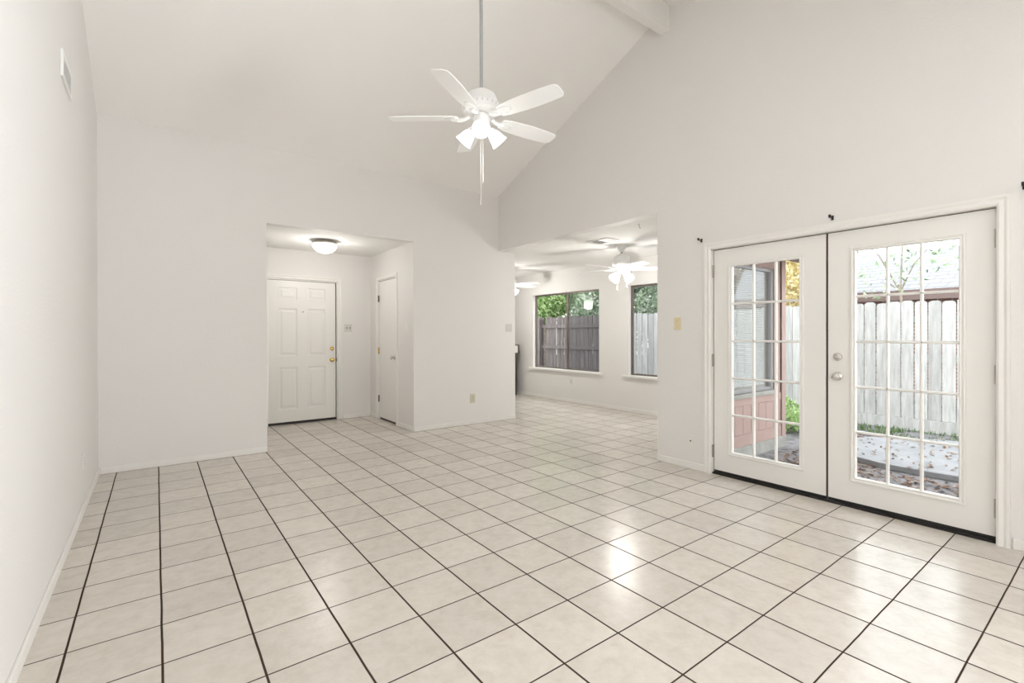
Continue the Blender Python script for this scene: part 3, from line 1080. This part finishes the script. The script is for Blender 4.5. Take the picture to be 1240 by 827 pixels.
def make_fan(loc, rod, phase, label, lamp_phase, lamp, group=None, chains=((0.026, 0.024, 0.31, 0.075), (0.014, 0.028, 0.50, 0.045))):
    """fan whose blade plane is at the Empty's z = 0; rod = length between motor and canopy"""
    root = bpy.data.objects.new('ceiling_fan', None)
    root.empty_display_size = 0.1
    COL.objects.link(root)
    root.location = loc
    tag(root, label, 'ceiling fan', group)
    zt = 0.19          # top of the motor
    MB().lathe([(0.0, 0.03), (0.075, 0.03), (0.125, 0.042), (0.138, 0.060), (0.138, 0.088), (0.122, 0.096), (0.116, 0.108), (0.112, 0.135), (0.098, 0.165), (0.070, 0.183), (0.032, zt), (0.022, zt + 0.02), (0.0, zt + 0.02)], seg=48).build('motor_housing', M['white'], root, smooth=40)
    for k in range(24):
        vent = MB()
        a = 2 * PI * k / 24
        c, s = math.cos(a), math.sin(a)
        t = Vector((-s, c, 0))
        p0, p1 = Vector((c * 0.122, s * 0.122, 0.0398)), Vector((c * 0.1392, s * 0.1392, 0.068))
        p2 = Vector((c * 0.1392, s * 0.1392, 0.082))
        vent.add([p0 - t * 0.004, p0 + t * 0.004, p1 + t * 0.005, p1 - t * 0.005], [(0, 1, 2, 3)])
        vent.add([p1 - t * 0.005, p1 + t * 0.005, p2 + t * 0.004, p2 - t * 0.004], [(0, 1, 2, 3)])
        vent.build('vent_slot', M['plate_grey'], root)
    MB().lathe([(0.0, zt + 0.021), (0.0125, zt + 0.021), (0.0125, zt + rod), (0.0, zt + rod)], seg=16).build('downrod', M['rod'], root, smooth=40)
    MB().lathe([(0.0, zt + rod - 0.085), (0.022, zt + rod - 0.085), (0.040, zt + rod - 0.070), (0.062, zt + rod - 0.030), (0.068, zt + rod - 0.002), (0.0, zt + rod - 0.002)], seg=32).build('canopy', M['white'], root, smooth=40)
    MB().lathe([(0.0, -0.048), (0.048, -0.048), (0.058, -0.040), (0.060, -0.008), (0.054, 0.010), (0.050, 0.029), (0.0, 0.029)], seg=36).build('switch_housing', M['white'], root, smooth=40)
    for k in range(5):
        a = phase + k * 2 * PI / 5
        b = blade_mb(a, 0.165, 0.66, 0.0, math.radians(-12)).build('blade', M['blade'], root, bevel=0.0015)
        iron_mb(a, 0.0, math.radians(-12)).build('blade_iron', M['white'], b, smooth=40)
    n_lamps = 4 if group else 3
    for k in range(n_lamps):
        a = lamp_phase + k * 2 * PI / n_lamps
        c, s = math.cos(a), math.sin(a)
        ax = Vector((c * 0.74, s * 0.74, -0.67)).normalized()
        p0 = Vector((c * 0.040, s * 0.040, -0.040))
        p1 = p0 + ax * 0.045
        sh = MB().lathe([(0.024, 0.0), (0.028, 0.012), (0.040, 0.030), (0.048, 0.055), (0.053, 0.080), (0.060, 0.102), (0.064, 0.110), (0.060, 0.109), (0.049, 0.080), (0.037, 0.035), (0.0, 0.020)], p1, ax, 28).build('lamp_shade', M['shade_far' if group else 'shade'], root, smooth=60)
        MB().lathe([(0.0, 0.0), (0.017, 0.0), (0.017, 0.030), (0.029, 0.040), (0.029, 0.052), (0.0, 0.052)], p0, ax, 20).build('lamp_holder', M['white'], root, smooth=40)
    # two pull chains
    for (cx, cy, l, fl) in chains:
        ch = MB().tube([(cx * 1.25, cy * 1.25, -0.02), (cx * 1.3, cy * 1.3, -0.06), (cx * 1.3, cy * 1.3, -0.06 - l)], 0.0013, 6).build('pull_chain', M['chain'], root)
        MB().lathe([(0, 0), (0.0025, 0.0), (0.0035, 0.008), (0.0035, fl - 0.01), (0.002, fl), (0, fl)], (cx * 1.3, cy * 1.3, -0.06 - l - fl), (0, 0, 1), 10).build('chain_fob', M['chain'], ch, smooth=40)
    lt = bpy.data.lights.new('fan_bulbs', 'POINT')
    lt.energy = lamp
    lt.shadow_soft_size = 0.1
    lt.color = (1.0, 0.97, 0.92)
    lo = bpy.data.objects.new('fan_bulbs', lt)
    lo.location = (0, 0, -0.29)
    lo.parent = root
    COL.objects.link(lo)
    return root


def copy_tree(o, parent=None):
    c = o.copy()
    COL.objects.link(c)
    if parent is not None:
        c.parent = parent
    for ch in list(o.children):
        copy_tree(ch, c)
    return c


make_fan((1.863, 2.845, 2.812), 4.2455 - 2.812 - 0.19, math.radians(-1.85), 'large white ceiling fan hanging on a long rod from the ridge beam', math.radians(-124), FAN_LAMP)
fan2 = make_fan((5.186, 4.373, 2.178), CH - 2.178 - 0.19, math.radians(33), 'white ceiling fan with lit lamps before the far windows', math.radians(-100), FAR_LAMP, 'ceiling fans in the far room', ((0.045, -0.03, 0.16, 0.03), (-0.02, 0.045, 0.20, 0.03)))
fan3 = copy_tree(fan2)
fan3.location = (5.23, 7.08, 2.178)
fan3.rotation_euler = (0, 0, math.radians(39))
fan3['label'] = 'ceiling fan mostly hidden behind the back wall, only blade tips showing'

# ------------------------------------------------------------------ entry dome lamp
lamp = thing('ceiling_light', 'round flush dome lamp glowing on the entry ceiling', 'ceiling light', (1.752, 6.37, CH - 0.01))
c = (1.752, 6.37, CH - 0.0101)
MB().lathe([(0.0, 0.0), (0.120, 0.0), (0.150, -0.020), (0.166, -0.042), (0.166, -0.054), (0.156, -0.056), (0.150, -0.050), (0.0, -0.030)], c, (0, 0, 1), 48).build('lamp_rim', M['nickel'], lamp, smooth=40)
MB().lathe([(0.153, -0.052), (0.146, -0.080), (0.128, -0.112), (0.098, -0.138), (0.055, -0.156), (0.0, -0.162)], c, (0, 0, 1), 48).build('lamp_shade', M['dome'], lamp, smooth=60)
lt = bpy.data.lights.new('dome_bulb', 'POINT')
lt.energy = DOME_LAMP
lt.shadow_soft_size = 0.12
lt.color = (1.0, 0.97, 0.92)
lo = bpy.data.objects.new('dome_bulb', lt)
lo.location = (0, 0, -0.33)
lo.parent = lamp
COL.objects.link(lo)

# ------------------------------------------------------------------ plates, outlets, vents, brackets


def plate(name, axis, wall, sgn, a, z, w, h, mat, label, cat, kind, toggles=1, smat='plate', group=None):
    """wall plate centred at (a, z); kind: switch / outlet / jack / blank"""
    base = (wall, a, z) if axis == 'x' else (a, wall, z)
    root = thing(name, label, cat, base, group)

    def bx(da0, da1, dz0, dz1, d0_, d1_):
        m = MB()
        lo, hi = sorted((wall + sgn * d0_, wall + sgn * d1_))
        if axis == 'x':
            m.box(lo, hi, a + da0, a + da1, z + dz0, z + dz1)
        else:
            m.box(a + da0, a + da1, lo, hi, z + dz0, z + dz1)
        return m
    bx(-w / 2, w / 2, -h / 2, h / 2, 0.0002, 0.006).build('cover_plate', M[mat], root, bevel=0.0025)
    n = (sgn, 0, 0) if axis == 'x' else (0, sgn, 0)

    def at(da, dz, d):
        return (wall + sgn * d, a + da, z + dz) if axis == 'x' else (a + da, wall + sgn * d, z + dz)
    if kind == 'switch':
        for k in range(toggles):
            o = (k - (toggles - 1) / 2) * 0.046
            bx(o - 0.006, o + 0.006, -0.013, 0.013, 0.0055, 0.0068).build('switch_slot', M['slot' if smat == 'slot' else mat], root)
            bx(o - 0.004, o + 0.004, -0.011, -0.001, 0.0065, 0.016).build('toggle', M[smat], root)
            for dz in (-0.030, 0.030):
                MB().lathe([(0, 0), (0.003, 0), (0.003, 0.001), (0, 0.001)], at(o, dz, 0.006), n, 8).build('screw', M['slot'], root)
    elif kind == 'outlet':
        for dz in (-0.020, 0.020):
            f = bx(-0.0165, 0.0165, dz - 0.014, dz + 0.014, 0.0055, 0.0075).build('receptacle', M[smat], root)
            s1 = bx(-0.008, -0.006, dz - 0.004, dz + 0.006, 0.0072, 0.0079)
            s2 = bx(0.006, 0.008, dz - 0.004, dz + 0.006, 0.0072, 0.0079)
            s1.add(s2.v, s2.f)
            sub('slot', s1, M['slot'], f)
        MB().lathe([(0, 0), (0.003, 0), (0.003, 0.001), (0, 0.001)], at(0, 0, 0.006), n, 8).build('screw', M['slot'], root)
    elif kind == 'jack':
        MB().lathe([(0, 0), (0.007, 0), (0.007, 0.002), (0.0048, 0.002), (0.0048, 0.010), (0.0, 0.010)], at(0, 0.004, 0.006), n, 12).build('jack', M['slot'], root)
    elif kind == 'blank':
        for dz in (-0.04, 0.04):
            MB().lathe([(0, 0), (0.003, 0), (0.003, 0.001), (0, 0.001)], at(0, dz, 0.006), n, 8).build('screw', M['plate_grey'], root)
    return root


plate('light_switch', 'y', YE, -1, 2.345, 1.372, 0.116, 0.118, 'plate_grey', 'double light switch beside the front door casing', 'light switch', 'switch', 2, 'slot')
plate('wall_plate', 'x', XE1, -1, 5.935, 1.37, 0.075, 0.118, 'plate', 'white blank plate on the wall beside the closet door', 'wall plate', 'blank')
plate('light_switch', 'y', YB, -1, 4.232, 1.366, 0.118, 0.120, 'plate_grey', 'white double light switch at the right end of the back wall', 'light switch', 'switch', 2, 'plate')
plate('power_outlet', 'y', YB, -1, 3.592, 0.362, 0.078, 0.126, 'beigeplate', 'beige outlet low on the back wall', 'power outlet', 'outlet', smat='beigeplate')
plate('light_switch', 'x', XG, -1, 2.722, 1.372, 0.074, 0.122, 'ivory', 'almond single light switch left of the french doors', 'light switch', 'switch', 1, 'beigeplate')
plate('cable_outlet', 'x', XG, -1, 2.580, 0.258, 0.074, 0.118, 'plate', 'white cable jack plate low beside the french doors', 'cable outlet', 'jack')
plate('power_outlet', 'x', XL, 1, 4.585, 0.367, 0.074, 0.120, 'plate', 'white outlet low on the long left wall', 'power outlet', 'outlet', smat='plate')
plate('power_outlet', 'x', XF, -1, 6.44, 0.385, 0.076, 0.120, 'plate', 'outlet under the far sliding window', 'power outlet', 'outlet', smat='plate_grey')

# high register on the left wall
v = thing('wall_vent', 'white air register high on the left wall', 'vent', (XL, 3.845, 2.735))
mb = MB()
slab_holes(mb, 'x', XL + 0.0005, 0.012, 3.66, 4.03, 2.735, 2.89, [(3.685, 4.005, 2.757, 2.868)])
mb.build('vent_frame', M['white'], v, bevel=0.002)
mb = MB()
for k in range(7):
    z = 2.765 + k * 0.0155
    mb.prism([(XL + 0.002, 3.685, z + 0.006), (XL + 0.011, 3.685, z - 0.004), (XL + 0.0118, 3.685, z - 0.003), (XL + 0.0028, 3.685, z + 0.007)], (0, 0.32, 0))
mb.build('vent_slats', M['white'], v)
MB().box(XL + 0.0002, XL + 0.0014, 3.685, 4.005, 2.757, 2.868).build('vent_cavity', M['plate'], v)

# ceiling register in the far room
v = thing('ceiling_vent', 'white air register on the far room ceiling', 'vent', (4.68, 4.262, CH))
mb = MB()
x0, x1, y0, y1 = 4.555, 4.805, 4.085, 4.440
for (a, b, c_, d) in ((x0, x1, y0, y0 + 0.03), (x0, x1, y1 - 0.03, y1), (x0, x0 + 0.03, y0 + 0.03, y1 - 0.03), (x1 - 0.03, x1, y0 + 0.03, y1 - 0.03)):
    mb.box(a, b, c_, d, CH - 0.012, CH - 0.0005)
mb.build('vent_frame', M['white'], v)
mb = MB()
for k in range(8):
    y = y0 + 0.05 + k * 0.034
    s = 1 if k < 4 else -1
    mb.prism([(x0 + 0.03, y - 0.010 * s, CH - 0.004), (x0 + 0.03, y + 0.008 * s, CH - 0.018), (x0 + 0.03, y + 0.0095 * s, CH - 0.017), (x0 + 0.03, y - 0.0085 * s, CH - 0.003)], (x1 - x0 - 0.06, 0, 0))
mb.build('vent_slats', M['white'], v)
MB().box(x0 + 0.03, x1 - 0.03, y0 + 0.03, y1 - 0.03, CH - 0.0016, CH - 0.0004).build('vent_cavity', M['slot'], v)

# small hook in the far ceiling
mb = MB()
pts = [(0, 0, 0.0), (0, 0, -0.02)] + [(0.010 - 0.010 * math.cos(a), -0.004, -0.022 - 0.020 * a / PI - 0.010 * math.sin(a)) for a in [PI * k / 8 for k in range(1, 10)]]
mb.tube([(4.312 + p[0], 3.389 + p[1], CH - 0.0002 + p[2]) for p in pts], 0.0024, 8)
mb.lathe([(0, 0), (0.007, 0), (0.005, -0.004), (0, -0.004)], (4.312, 3.389, CH - 0.0002), (0, 0, 1), 12)
tag(mb.build('ceiling_hook', M['dark_metal'], smooth=40), 'small dark hook screwed into the far ceiling', 'hook')

# curtain rod brackets above the french doors
for (y, z, lab) in ((2.468, 2.136, 'black curtain bracket left of the french door casing'), (1.405, 2.136, 'black curtain bracket above the middle of the french doors'), (0.425, 2.126, 'black curtain bracket right of the french doors at the photo edge')):
    b = thing('curtain_bracket', lab, 'curtain bracket', (XG, y, z), 'curtain brackets over the french doors')
    MB().box(XG - 0.004, XG - 0.0003, y - 0.009, y + 0.009, z - 0.018, z + 0.016).build('back_plate', M['black'], b, bevel=0.001)
    mb = MB().box(XG - 0.055, XG - 0.0035, y - 0.006, y + 0.006, z - 0.006, z + 0.004)
    mb.box(XG - 0.060, XG - 0.046, y - 0.007, y + 0.007, z - 0.006, z + 0.016)
    mb.build('arm', M['black'], b, bevel=0.001)

# counter end in the far room (only its right end shows past the back wall)
bar_ = thing('breakfast_bar', 'white counter end edged in dark wood past the back wall', 'counter', (5.42, 8.2, 0))
xe = 6.085
mb = MB().box(4.9, xe - 0.076, 7.92, 8.5, 0.0, 0.86)
mb.build('cabinet_body', M['cabinet'], bar_)
MB().box(xe - 0.076, xe - 0.045, 7.90, 8.5, 0.0, 0.862).build('end_post', M['dark_wood'], bar_, bevel=0.003)
ct = MB().box(4.9, xe - 0.026, 7.885, 8.52, 0.885, 1.035).build('counter_top', M['cabinet'], bar_)
mb = MB().box(4.9, xe, 7.872, 8.53, 1.035, 1.055).box(4.9, xe, 7.872, 8.53, 0.862, 0.885).box(xe - 0.026, xe, 7.872, 8.53, 0.885, 1.035)
sub('dark_edging', mb, M['dark_wood'], ct)

# ------------------------------------------------------------------ outside
GZ = -0.13
mb = MB().prism([(XG + T, -14, GZ - 0.2), (26, -14, GZ - 0.2), (26, 24, GZ - 0.2), (6.30, 24, GZ - 0.2), (6.30, YS - 0.13, GZ - 0.2), (XG + T, YS - 0.13, GZ - 0.2)], (0, 0, 0.2))
struct('ground', mb, M['soil'], 'bare grey dirt of the back yard', 'ground')

# pink board siding on the far room's outside wall, with boards, cap rail and corner post
sd = thing('siding', 'pink painted board siding below the outside window', 'siding', (5.2, YW, 0.0), kind='structure')
mb = MB()
xs0, xs1 = XG + T + 0.002, 6.30
x = xs0
slab_holes(mb, 'y', YW - 0.014, 0.0135, xs0, xs1, 0.0, 2.75, [(WIN3[0], WIN3[1], WIN3[2], WIN3[3])])
mb.build('siding_sheet', M['siding'], sd)
mb = MB()
x = xs0 + 0.06
while x < xs1 - 0.05:
    top = 0.455
    mb.box(x + 0.004, min(x + 0.176, xs1 - 0.01), YW - 0.021, YW - 0.0135, 0.135, top)
    x += 0.18
mb.build('board_panel', M['siding'], sd)
mb = MB().box(xs0, xs1, YW - 0.026, YW - 0.0136, 0.0, 0.132).box(xs0, xs1, YW - 0.026, YW - 0.0136, 0.458, 0.543)
mb.build('rail_board', M['siding'], sd)
mb = MB().box(6.225, 6.325, YW - 0.038, YW - 0.0265, 0.0, 2.75).box(6.3015, 6.325, YW - 0.0262, YW + 0.10, 0.0, 2.75)
mb.build('corner_post', M['siding'], sd)
mb = MB().box(WIN3[1], WIN3[1] + 0.09, YW - 0.028, YW - 0.0142, 0.60, 2.16).box(WIN3[0] - 0.1, WIN3[1], YW - 0.028, YW - 0.0142, 2.07, 2.16)
mb.build('window_trim', M['siding'], sd)
mb = MB().box(xs0, 6.32, YW - 0.05, YW + 0.02, GZ, -0.002)
struct('foundation', mb, M['concrete'], 'pale concrete footing under the pink siding', 'foundation')
# eave above
mb = MB().box(XG + T + 0.002, 6.70, YW - 0.50, YW - 0.041, 2.19, 2.34)
struct('roof_eave', mb, M['fascia'], 'brown roof eave above the pink siding', 'eave')
mb = MB().box(XG + T + 0.002, 5.02, -4.0, YW - 0.502, 2.40, 2.55)  # unseen eave, added to keep open sky off the doors
struct('added_roof_eave_side', mb, M['fascia'], 'unseen brown roof eave added above the french doors', 'eave')

# fence sections
XFN = 8.75


def fence_section(y0, y1, mat, rails, label, top=1.735, dz=0.0):
    root = thing('wooden_fence', label, 'fence', (XFN, (y0 + y1) / 2, GZ), 'yard fence sections')
    mb = MB()
    y = y0 + 0.003
    w = 0.138
    while y + w * 0.6 < y1:
        h = top + random.uniform(-0.018, 0.018)
        x = XFN + random.uniform(-0.003, 0.003)
        yb = min(y + w, y1 - 0.002)
        e = 0.030
        g = random.uniform(-0.002, 0.002)
        mb.prism([(x, y + g, 0.045), (x, yb, 0.045), (x, yb, h - e), (x, yb - e, h), (x, y + g + e, h), (x, y + g, h - e)], (0.016, 0, 0))
        y += w + random.choice((0.009, 0.011, 0.013, 0.017))
    mb.build('picket_panel', mat, root)
    s = -1 if rails else 1
    for z in (0.30, 0.92, 1.48):
        x0_ = XFN - 0.045 if rails else XFN + 0.020
        MB().box(x0_, x0_ + 0.040, y0, y1, z - 0.045, z + 0.045).build('rail', mat, root)
    px_ = XFN - 0.135 if rails else XFN + 0.062
    MB().box(px_, px_ + 0.09, y0 + 0.01, y0 + 0.10, GZ + 0.001, top - 0.05).build('post', mat, root)
    MB().box(XFN - 0.020 if not rails else XFN + 0.017, XFN - 0.004 if not rails else XFN + 0.033, y0, y1, GZ + 0.001, 0.040).build('kick_board', mat, root)
    return root


ys = [-6.4, -4.0, -1.6, 0.8, 3.2, 5.6, 7.86, 10.2, 12.6, 15.0]
flabs = ['grey dog-eared fence beyond the pines of the yard, out of view to the right', 'grey fence section out of view to the right', 'grey fence section mirrored in the outside window',
         'pale dog-eared fence section seen through the right french door', 'pale dog-eared fence section seen through the left french door', 'pale fence section seen through the far right window',
         'brown fence section with rails seen through the far sliding window', 'brown fence section behind the left edge of the far sliding window', 'brown fence section farthest along the yard']
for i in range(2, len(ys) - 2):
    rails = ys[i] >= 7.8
    fence_section(ys[i], ys[i + 1], M['fence_brown_shaded'] if rails else M['fence'], rails, flabs[i], 1.735)

# patio slab in the dirt
mb = MB()
pts = []
for k in range(28):
    a = 2 * PI * k / 28
    r = 1 + 0.04 * math.sin(3 * a + 1) + 0.03 * math.cos(5 * a)
    pts.append((6.95 + 1.0 * r * math.cos(a), 1.15 + 1.15 * r * math.sin(a), GZ + 0.0005))
mb.prism(pts, (0, 0, 0.06))
tag(mb.build('patio_slab', M['slab'], bevel=0.008), 'rounded grey concrete slab lying in the dirt yard', 'patio slab')


def quads(n, fn):
    """n little leaf quads; fn() -> centre, size, normal-ish random"""
    vs, fs = [], []
    for i in range(n):
        c, s, flat = fn()
        c = Vector(c)
        if flat:
            nrm = Vector((random.gauss(0, 0.25), random.gauss(0, 0.25), 1)).normalized()
        else:
            nrm = Vector((random.gauss(0, 1), random.gauss(0, 1), random.gauss(0, 1) + 0.4)).normalized()
        a = nrm.orthogonal().normalized()
        a = Matrix.Rotation(random.uniform(0, 2 * PI), 3, nrm) @ a
        b = nrm.cross(a)
        o = len(vs)
        bend = nrm * s * 0.25
        vs += [c - a * s, c - b * s * 0.45 + bend, c + a * s, c + b * s * 0.45 + bend]
        fs.append((o, o + 1, o + 2, o + 3))
    mb = MB()
    mb.v = [tuple(v) for v in vs]
    mb.f = fs
    return mb


def grass_mb(n, x0, x1, y0, y1, h):
    mb = MB()
    for i in range(n):
        x, y = random.uniform(x0, x1), random.uniform(y0, y1)
        if math.sin(x * 5.1) * math.sin(y * 3.3 + x) < -0.45:
            continue
        a = random.uniform(0, 2 * PI)
        hh = h * random.uniform(0.5, 1.2)
        w = 0.008
        dx, dy = math.cos(a), math.sin(a)
        lean = random.uniform(0, 0.7) * hh
        mb.add([(x - dx * w, y - dy * w, GZ), (x + dx * w, y + dy * w, GZ), (x + dx * w * 0.6 - dy * lean * 0.4, y + dy * w * 0.6 + dx * lean * 0.4, GZ + hh * 0.6), (x - dy * lean, y + dx * lean, GZ + hh)], [(0, 1, 2, 3)])
    return mb


tag(grass_mb(3000, 8.02, 8.62, -0.8, 4.6, 0.065).build('grass', M['grass']), 'strip of short green grass along the foot of the fence', 'grass', kind='stuff')


def litter_pos():
    while True:
        x, y = random.uniform(4.5, 7.9), random.uniform(-0.6, 2.62)
        if y > 2.5 and x < 6.5:
            continue
        on = ((x - 6.95) / 1.0) ** 2 + ((y - 1.15) / 1.15) ** 2
        if on < 1.1 and random.random() < 0.85:
            continue
        z = GZ + 0.067 if on < 0.95 else GZ + 0.008
        if 0.95 <= on < 1.1:
            continue
        return (x, y, z), random.uniform(0.018, 0.04), True


tag(quads(2600, litter_pos).build('fallen_leaves', M['litter']), 'brown fallen leaves scattered over the dirt yard', 'fallen leaves', kind='stuff')


def blob(c, rad):
    """random point in an ellipsoid shell"""
    while True:
        p = Vector((random.uniform(-1, 1), random.uniform(-1, 1), random.uniform(-1, 1)))
        if 0.25 < p.length < 1:
            return (c[0] + p.x * rad[0], c[1] + p.y * rad[1], c[2] + p.z * rad[2])


def tree(name, label, base, h, r, crowns, n, leaf, lmat, bmat='bark', group=None, lean=(0, 0), limbs=None):
    root = thing(name, label, 'tree' if 'tree' in name else 'bush', base, group)
    b = Vector(base)
    top = b + Vector((lean[0], lean[1], h))
    mid = b + (top - b) * 0.5 + Vector((0.06, -0.05, 0))
    mb = MB().tube([b, b + (mid - b) * 0.5, mid, top], [r * 1.2, r, r * 0.85, r * 0.55], 10)
    for c, rad in crowns:
        e = Vector(c)
        s = top if limbs is None else b + (top - b) * limbs
        m_ = s + (e - s) * 0.5 + Vector((0, 0, 0.12 * (e - s).length))
        mb.tube([s - Vector((0, 0, 0.02)), m_, e], [r * 0.5, r * 0.32, r * 0.12], 7)
    mb.build('trunk', M[bmat], root, smooth=60)
    tot = sum(a * b_ * c_ for _, (a, b_, c_) in crowns)
    ms = MB()
    for c, rad in crowns:
        k = int(n * rad[0] * rad[1] * rad[2] / tot)
        q = quads(k, lambda: (blob(c, rad), random.uniform(0.6, 1.3) * leaf, False))
        ms.add(q.v, q.f)
    ms.build('foliage', M[lmat], root)
    return root


# trees behind the fence
G = 'trees beyond the fence'
tree('broadleaf_tree', 'bright green tree over the brown fence in the far sliding window', (9.7, 11.3, GZ), 2.0, 0.12,
     [((9.7, 10.95, 2.7), (0.8, 0.95, 0.95)), ((9.9, 11.8, 3.3), (0.9, 1.0, 1.0)), ((9.6, 11.2, 2.1), (0.6, 0.9, 0.5))], 14000, 0.06, 'leaf_lime', group=G)
tree('broadleaf_tree', 'darker green tree right of the bright one in the far sliding window', (10.4, 8.9, GZ), 2.4, 0.16,
     [((10.2, 8.75, 3.1), (1.1, 0.8, 1.2)), ((10.6, 9.1, 3.8), (1.2, 0.85, 1.2)), ((9.9, 9.0, 2.2), (0.7, 0.85, 0.6))], 17000, 0.066, 'leaf_green', group=G)
tree('broadleaf_tree', 'leafy tree over the pale fence in the far right window', (10.3, 6.7, GZ), 2.2, 0.14,
     [((10.1, 6.6, 3.0), (1.1, 1.1, 1.2)), ((10.4, 6.9, 3.7), (1.0, 0.9, 1.0)), ((9.9, 6.7, 2.1), (0.7, 1.1, 0.5))], 19000, 0.06, 'leaf_green', group=G)
tree('autumn_tree', 'yellow leaved tree seen through the left french door', (10.6, 4.6, GZ), 2.2, 0.13,
     [((10.3, 4.3, 3.0), (1.0, 0.85, 1.1)), ((10.6, 4.6, 3.9), (0.9, 0.7, 0.9)), ((10.0, 4.2, 2.1), (0.6, 0.7, 0.45))], 17000, 0.046, 'leaf_yellow', group=G)
tree('sparse_tree', 'thin branches with sparse leaves before the neighbouring roof', (9.7, 2.4, GZ), 2.1, 0.03,
     [((9.4, 2.0, 2.55), (0.5, 0.55, 0.5)), ((9.5, 2.3, 3.1), (0.6, 0.5, 0.4)), ((9.5, 2.6, 2.1), (0.4, 0.5, 0.35)), ((9.4, 2.9, 2.9), (0.5, 0.4, 0.4))], 420, 0.045, 'leaf_green', group=G)
# tree mirrored in the outside window
tree('shade_tree', 'pale trunked tree mirrored in the outside window', (9.7, -0.35, GZ), 2.9, 0.13,
     [((9.5, 1.0, 3.0), (0.5, 0.5, 0.5)), ((10.0, -0.9, 3.9), (1.2, 0.9, 0.9)), ((9.6, -0.3, 2.3), (0.6, 0.45, 0.35)), ((9.7, 0.3, 3.6), (0.9, 0.6, 0.5))], 3000, 0.06, 'leaf_yellow', group=G, lean=(-0.3, 1.0), limbs=0.6)
# evergreen screen farther off, closing the gaps
for k, (ty, lab) in enumerate(((13.2, 'dense evergreen far behind the bright green tree'), (10.2, 'dense evergreen far behind the darker tree'), (7.2, 'dense evergreen far behind the far right window'))):
    tree('evergreen_tree', lab, (13.6, ty, GZ), 2.6, 0.15, [((13.4, ty - 0.6, 2.4), (0.9, 0.85, 1.6)), ((13.6, ty + 0.6, 2.6), (0.9, 0.85, 1.8)), ((13.6, ty, 4.4), (0.9, 1.2, 1.3))], 12000, 0.085, 'leaf_green', group=G)

# low bush at the corner of the siding
tree('leafy_bush', 'low green bush on the ground by the corner of the house', (7.4, 3.25, GZ), 0.12, 0.012,
     [((7.30, 3.1, 0.05), (0.38, 0.38, 0.16)), ((7.55, 3.45, 0.12), (0.36, 0.40, 0.24))], 1500, 0.045, 'leaf_lime')

# neighbouring house
nh = thing('neighbor_house', 'neighbouring brick house with pale shingled roof behind the fence', 'house', (15.5, 0.5, GZ))
XH = 12.4
MB().box(XH, 19, -9.0, 5.2, GZ, 2.05).build('brick_wall', M['brick'], nh)
mb = MB()
mb.prism([(XH - 0.45, -9.4, 2.12), (XH + 3.4, -9.4, 3.43), (XH + 7.2, -9.4, 2.12), (XH + 7.2, -9.4, 2.04), (XH + 3.4, -9.4, 3.33), (XH - 0.45, -9.4, 2.04)], (0, 15.0, 0))
mb.build('roof', M['shingle'], nh)
MB().box(XH - 0.50, XH - 0.455, -9.4, 5.6, 1.93, 2.13).build('fascia', M['fascia'], nh)
MB().box(XH - 0.455, XH, -9.4, 5.6, 1.99, 2.035).build('soffit', M['fascia'], nh)

# bookkeeping property is only needed while building
for o in ROOTS:
    if 'world_parts' in o:
        del o['world_parts']
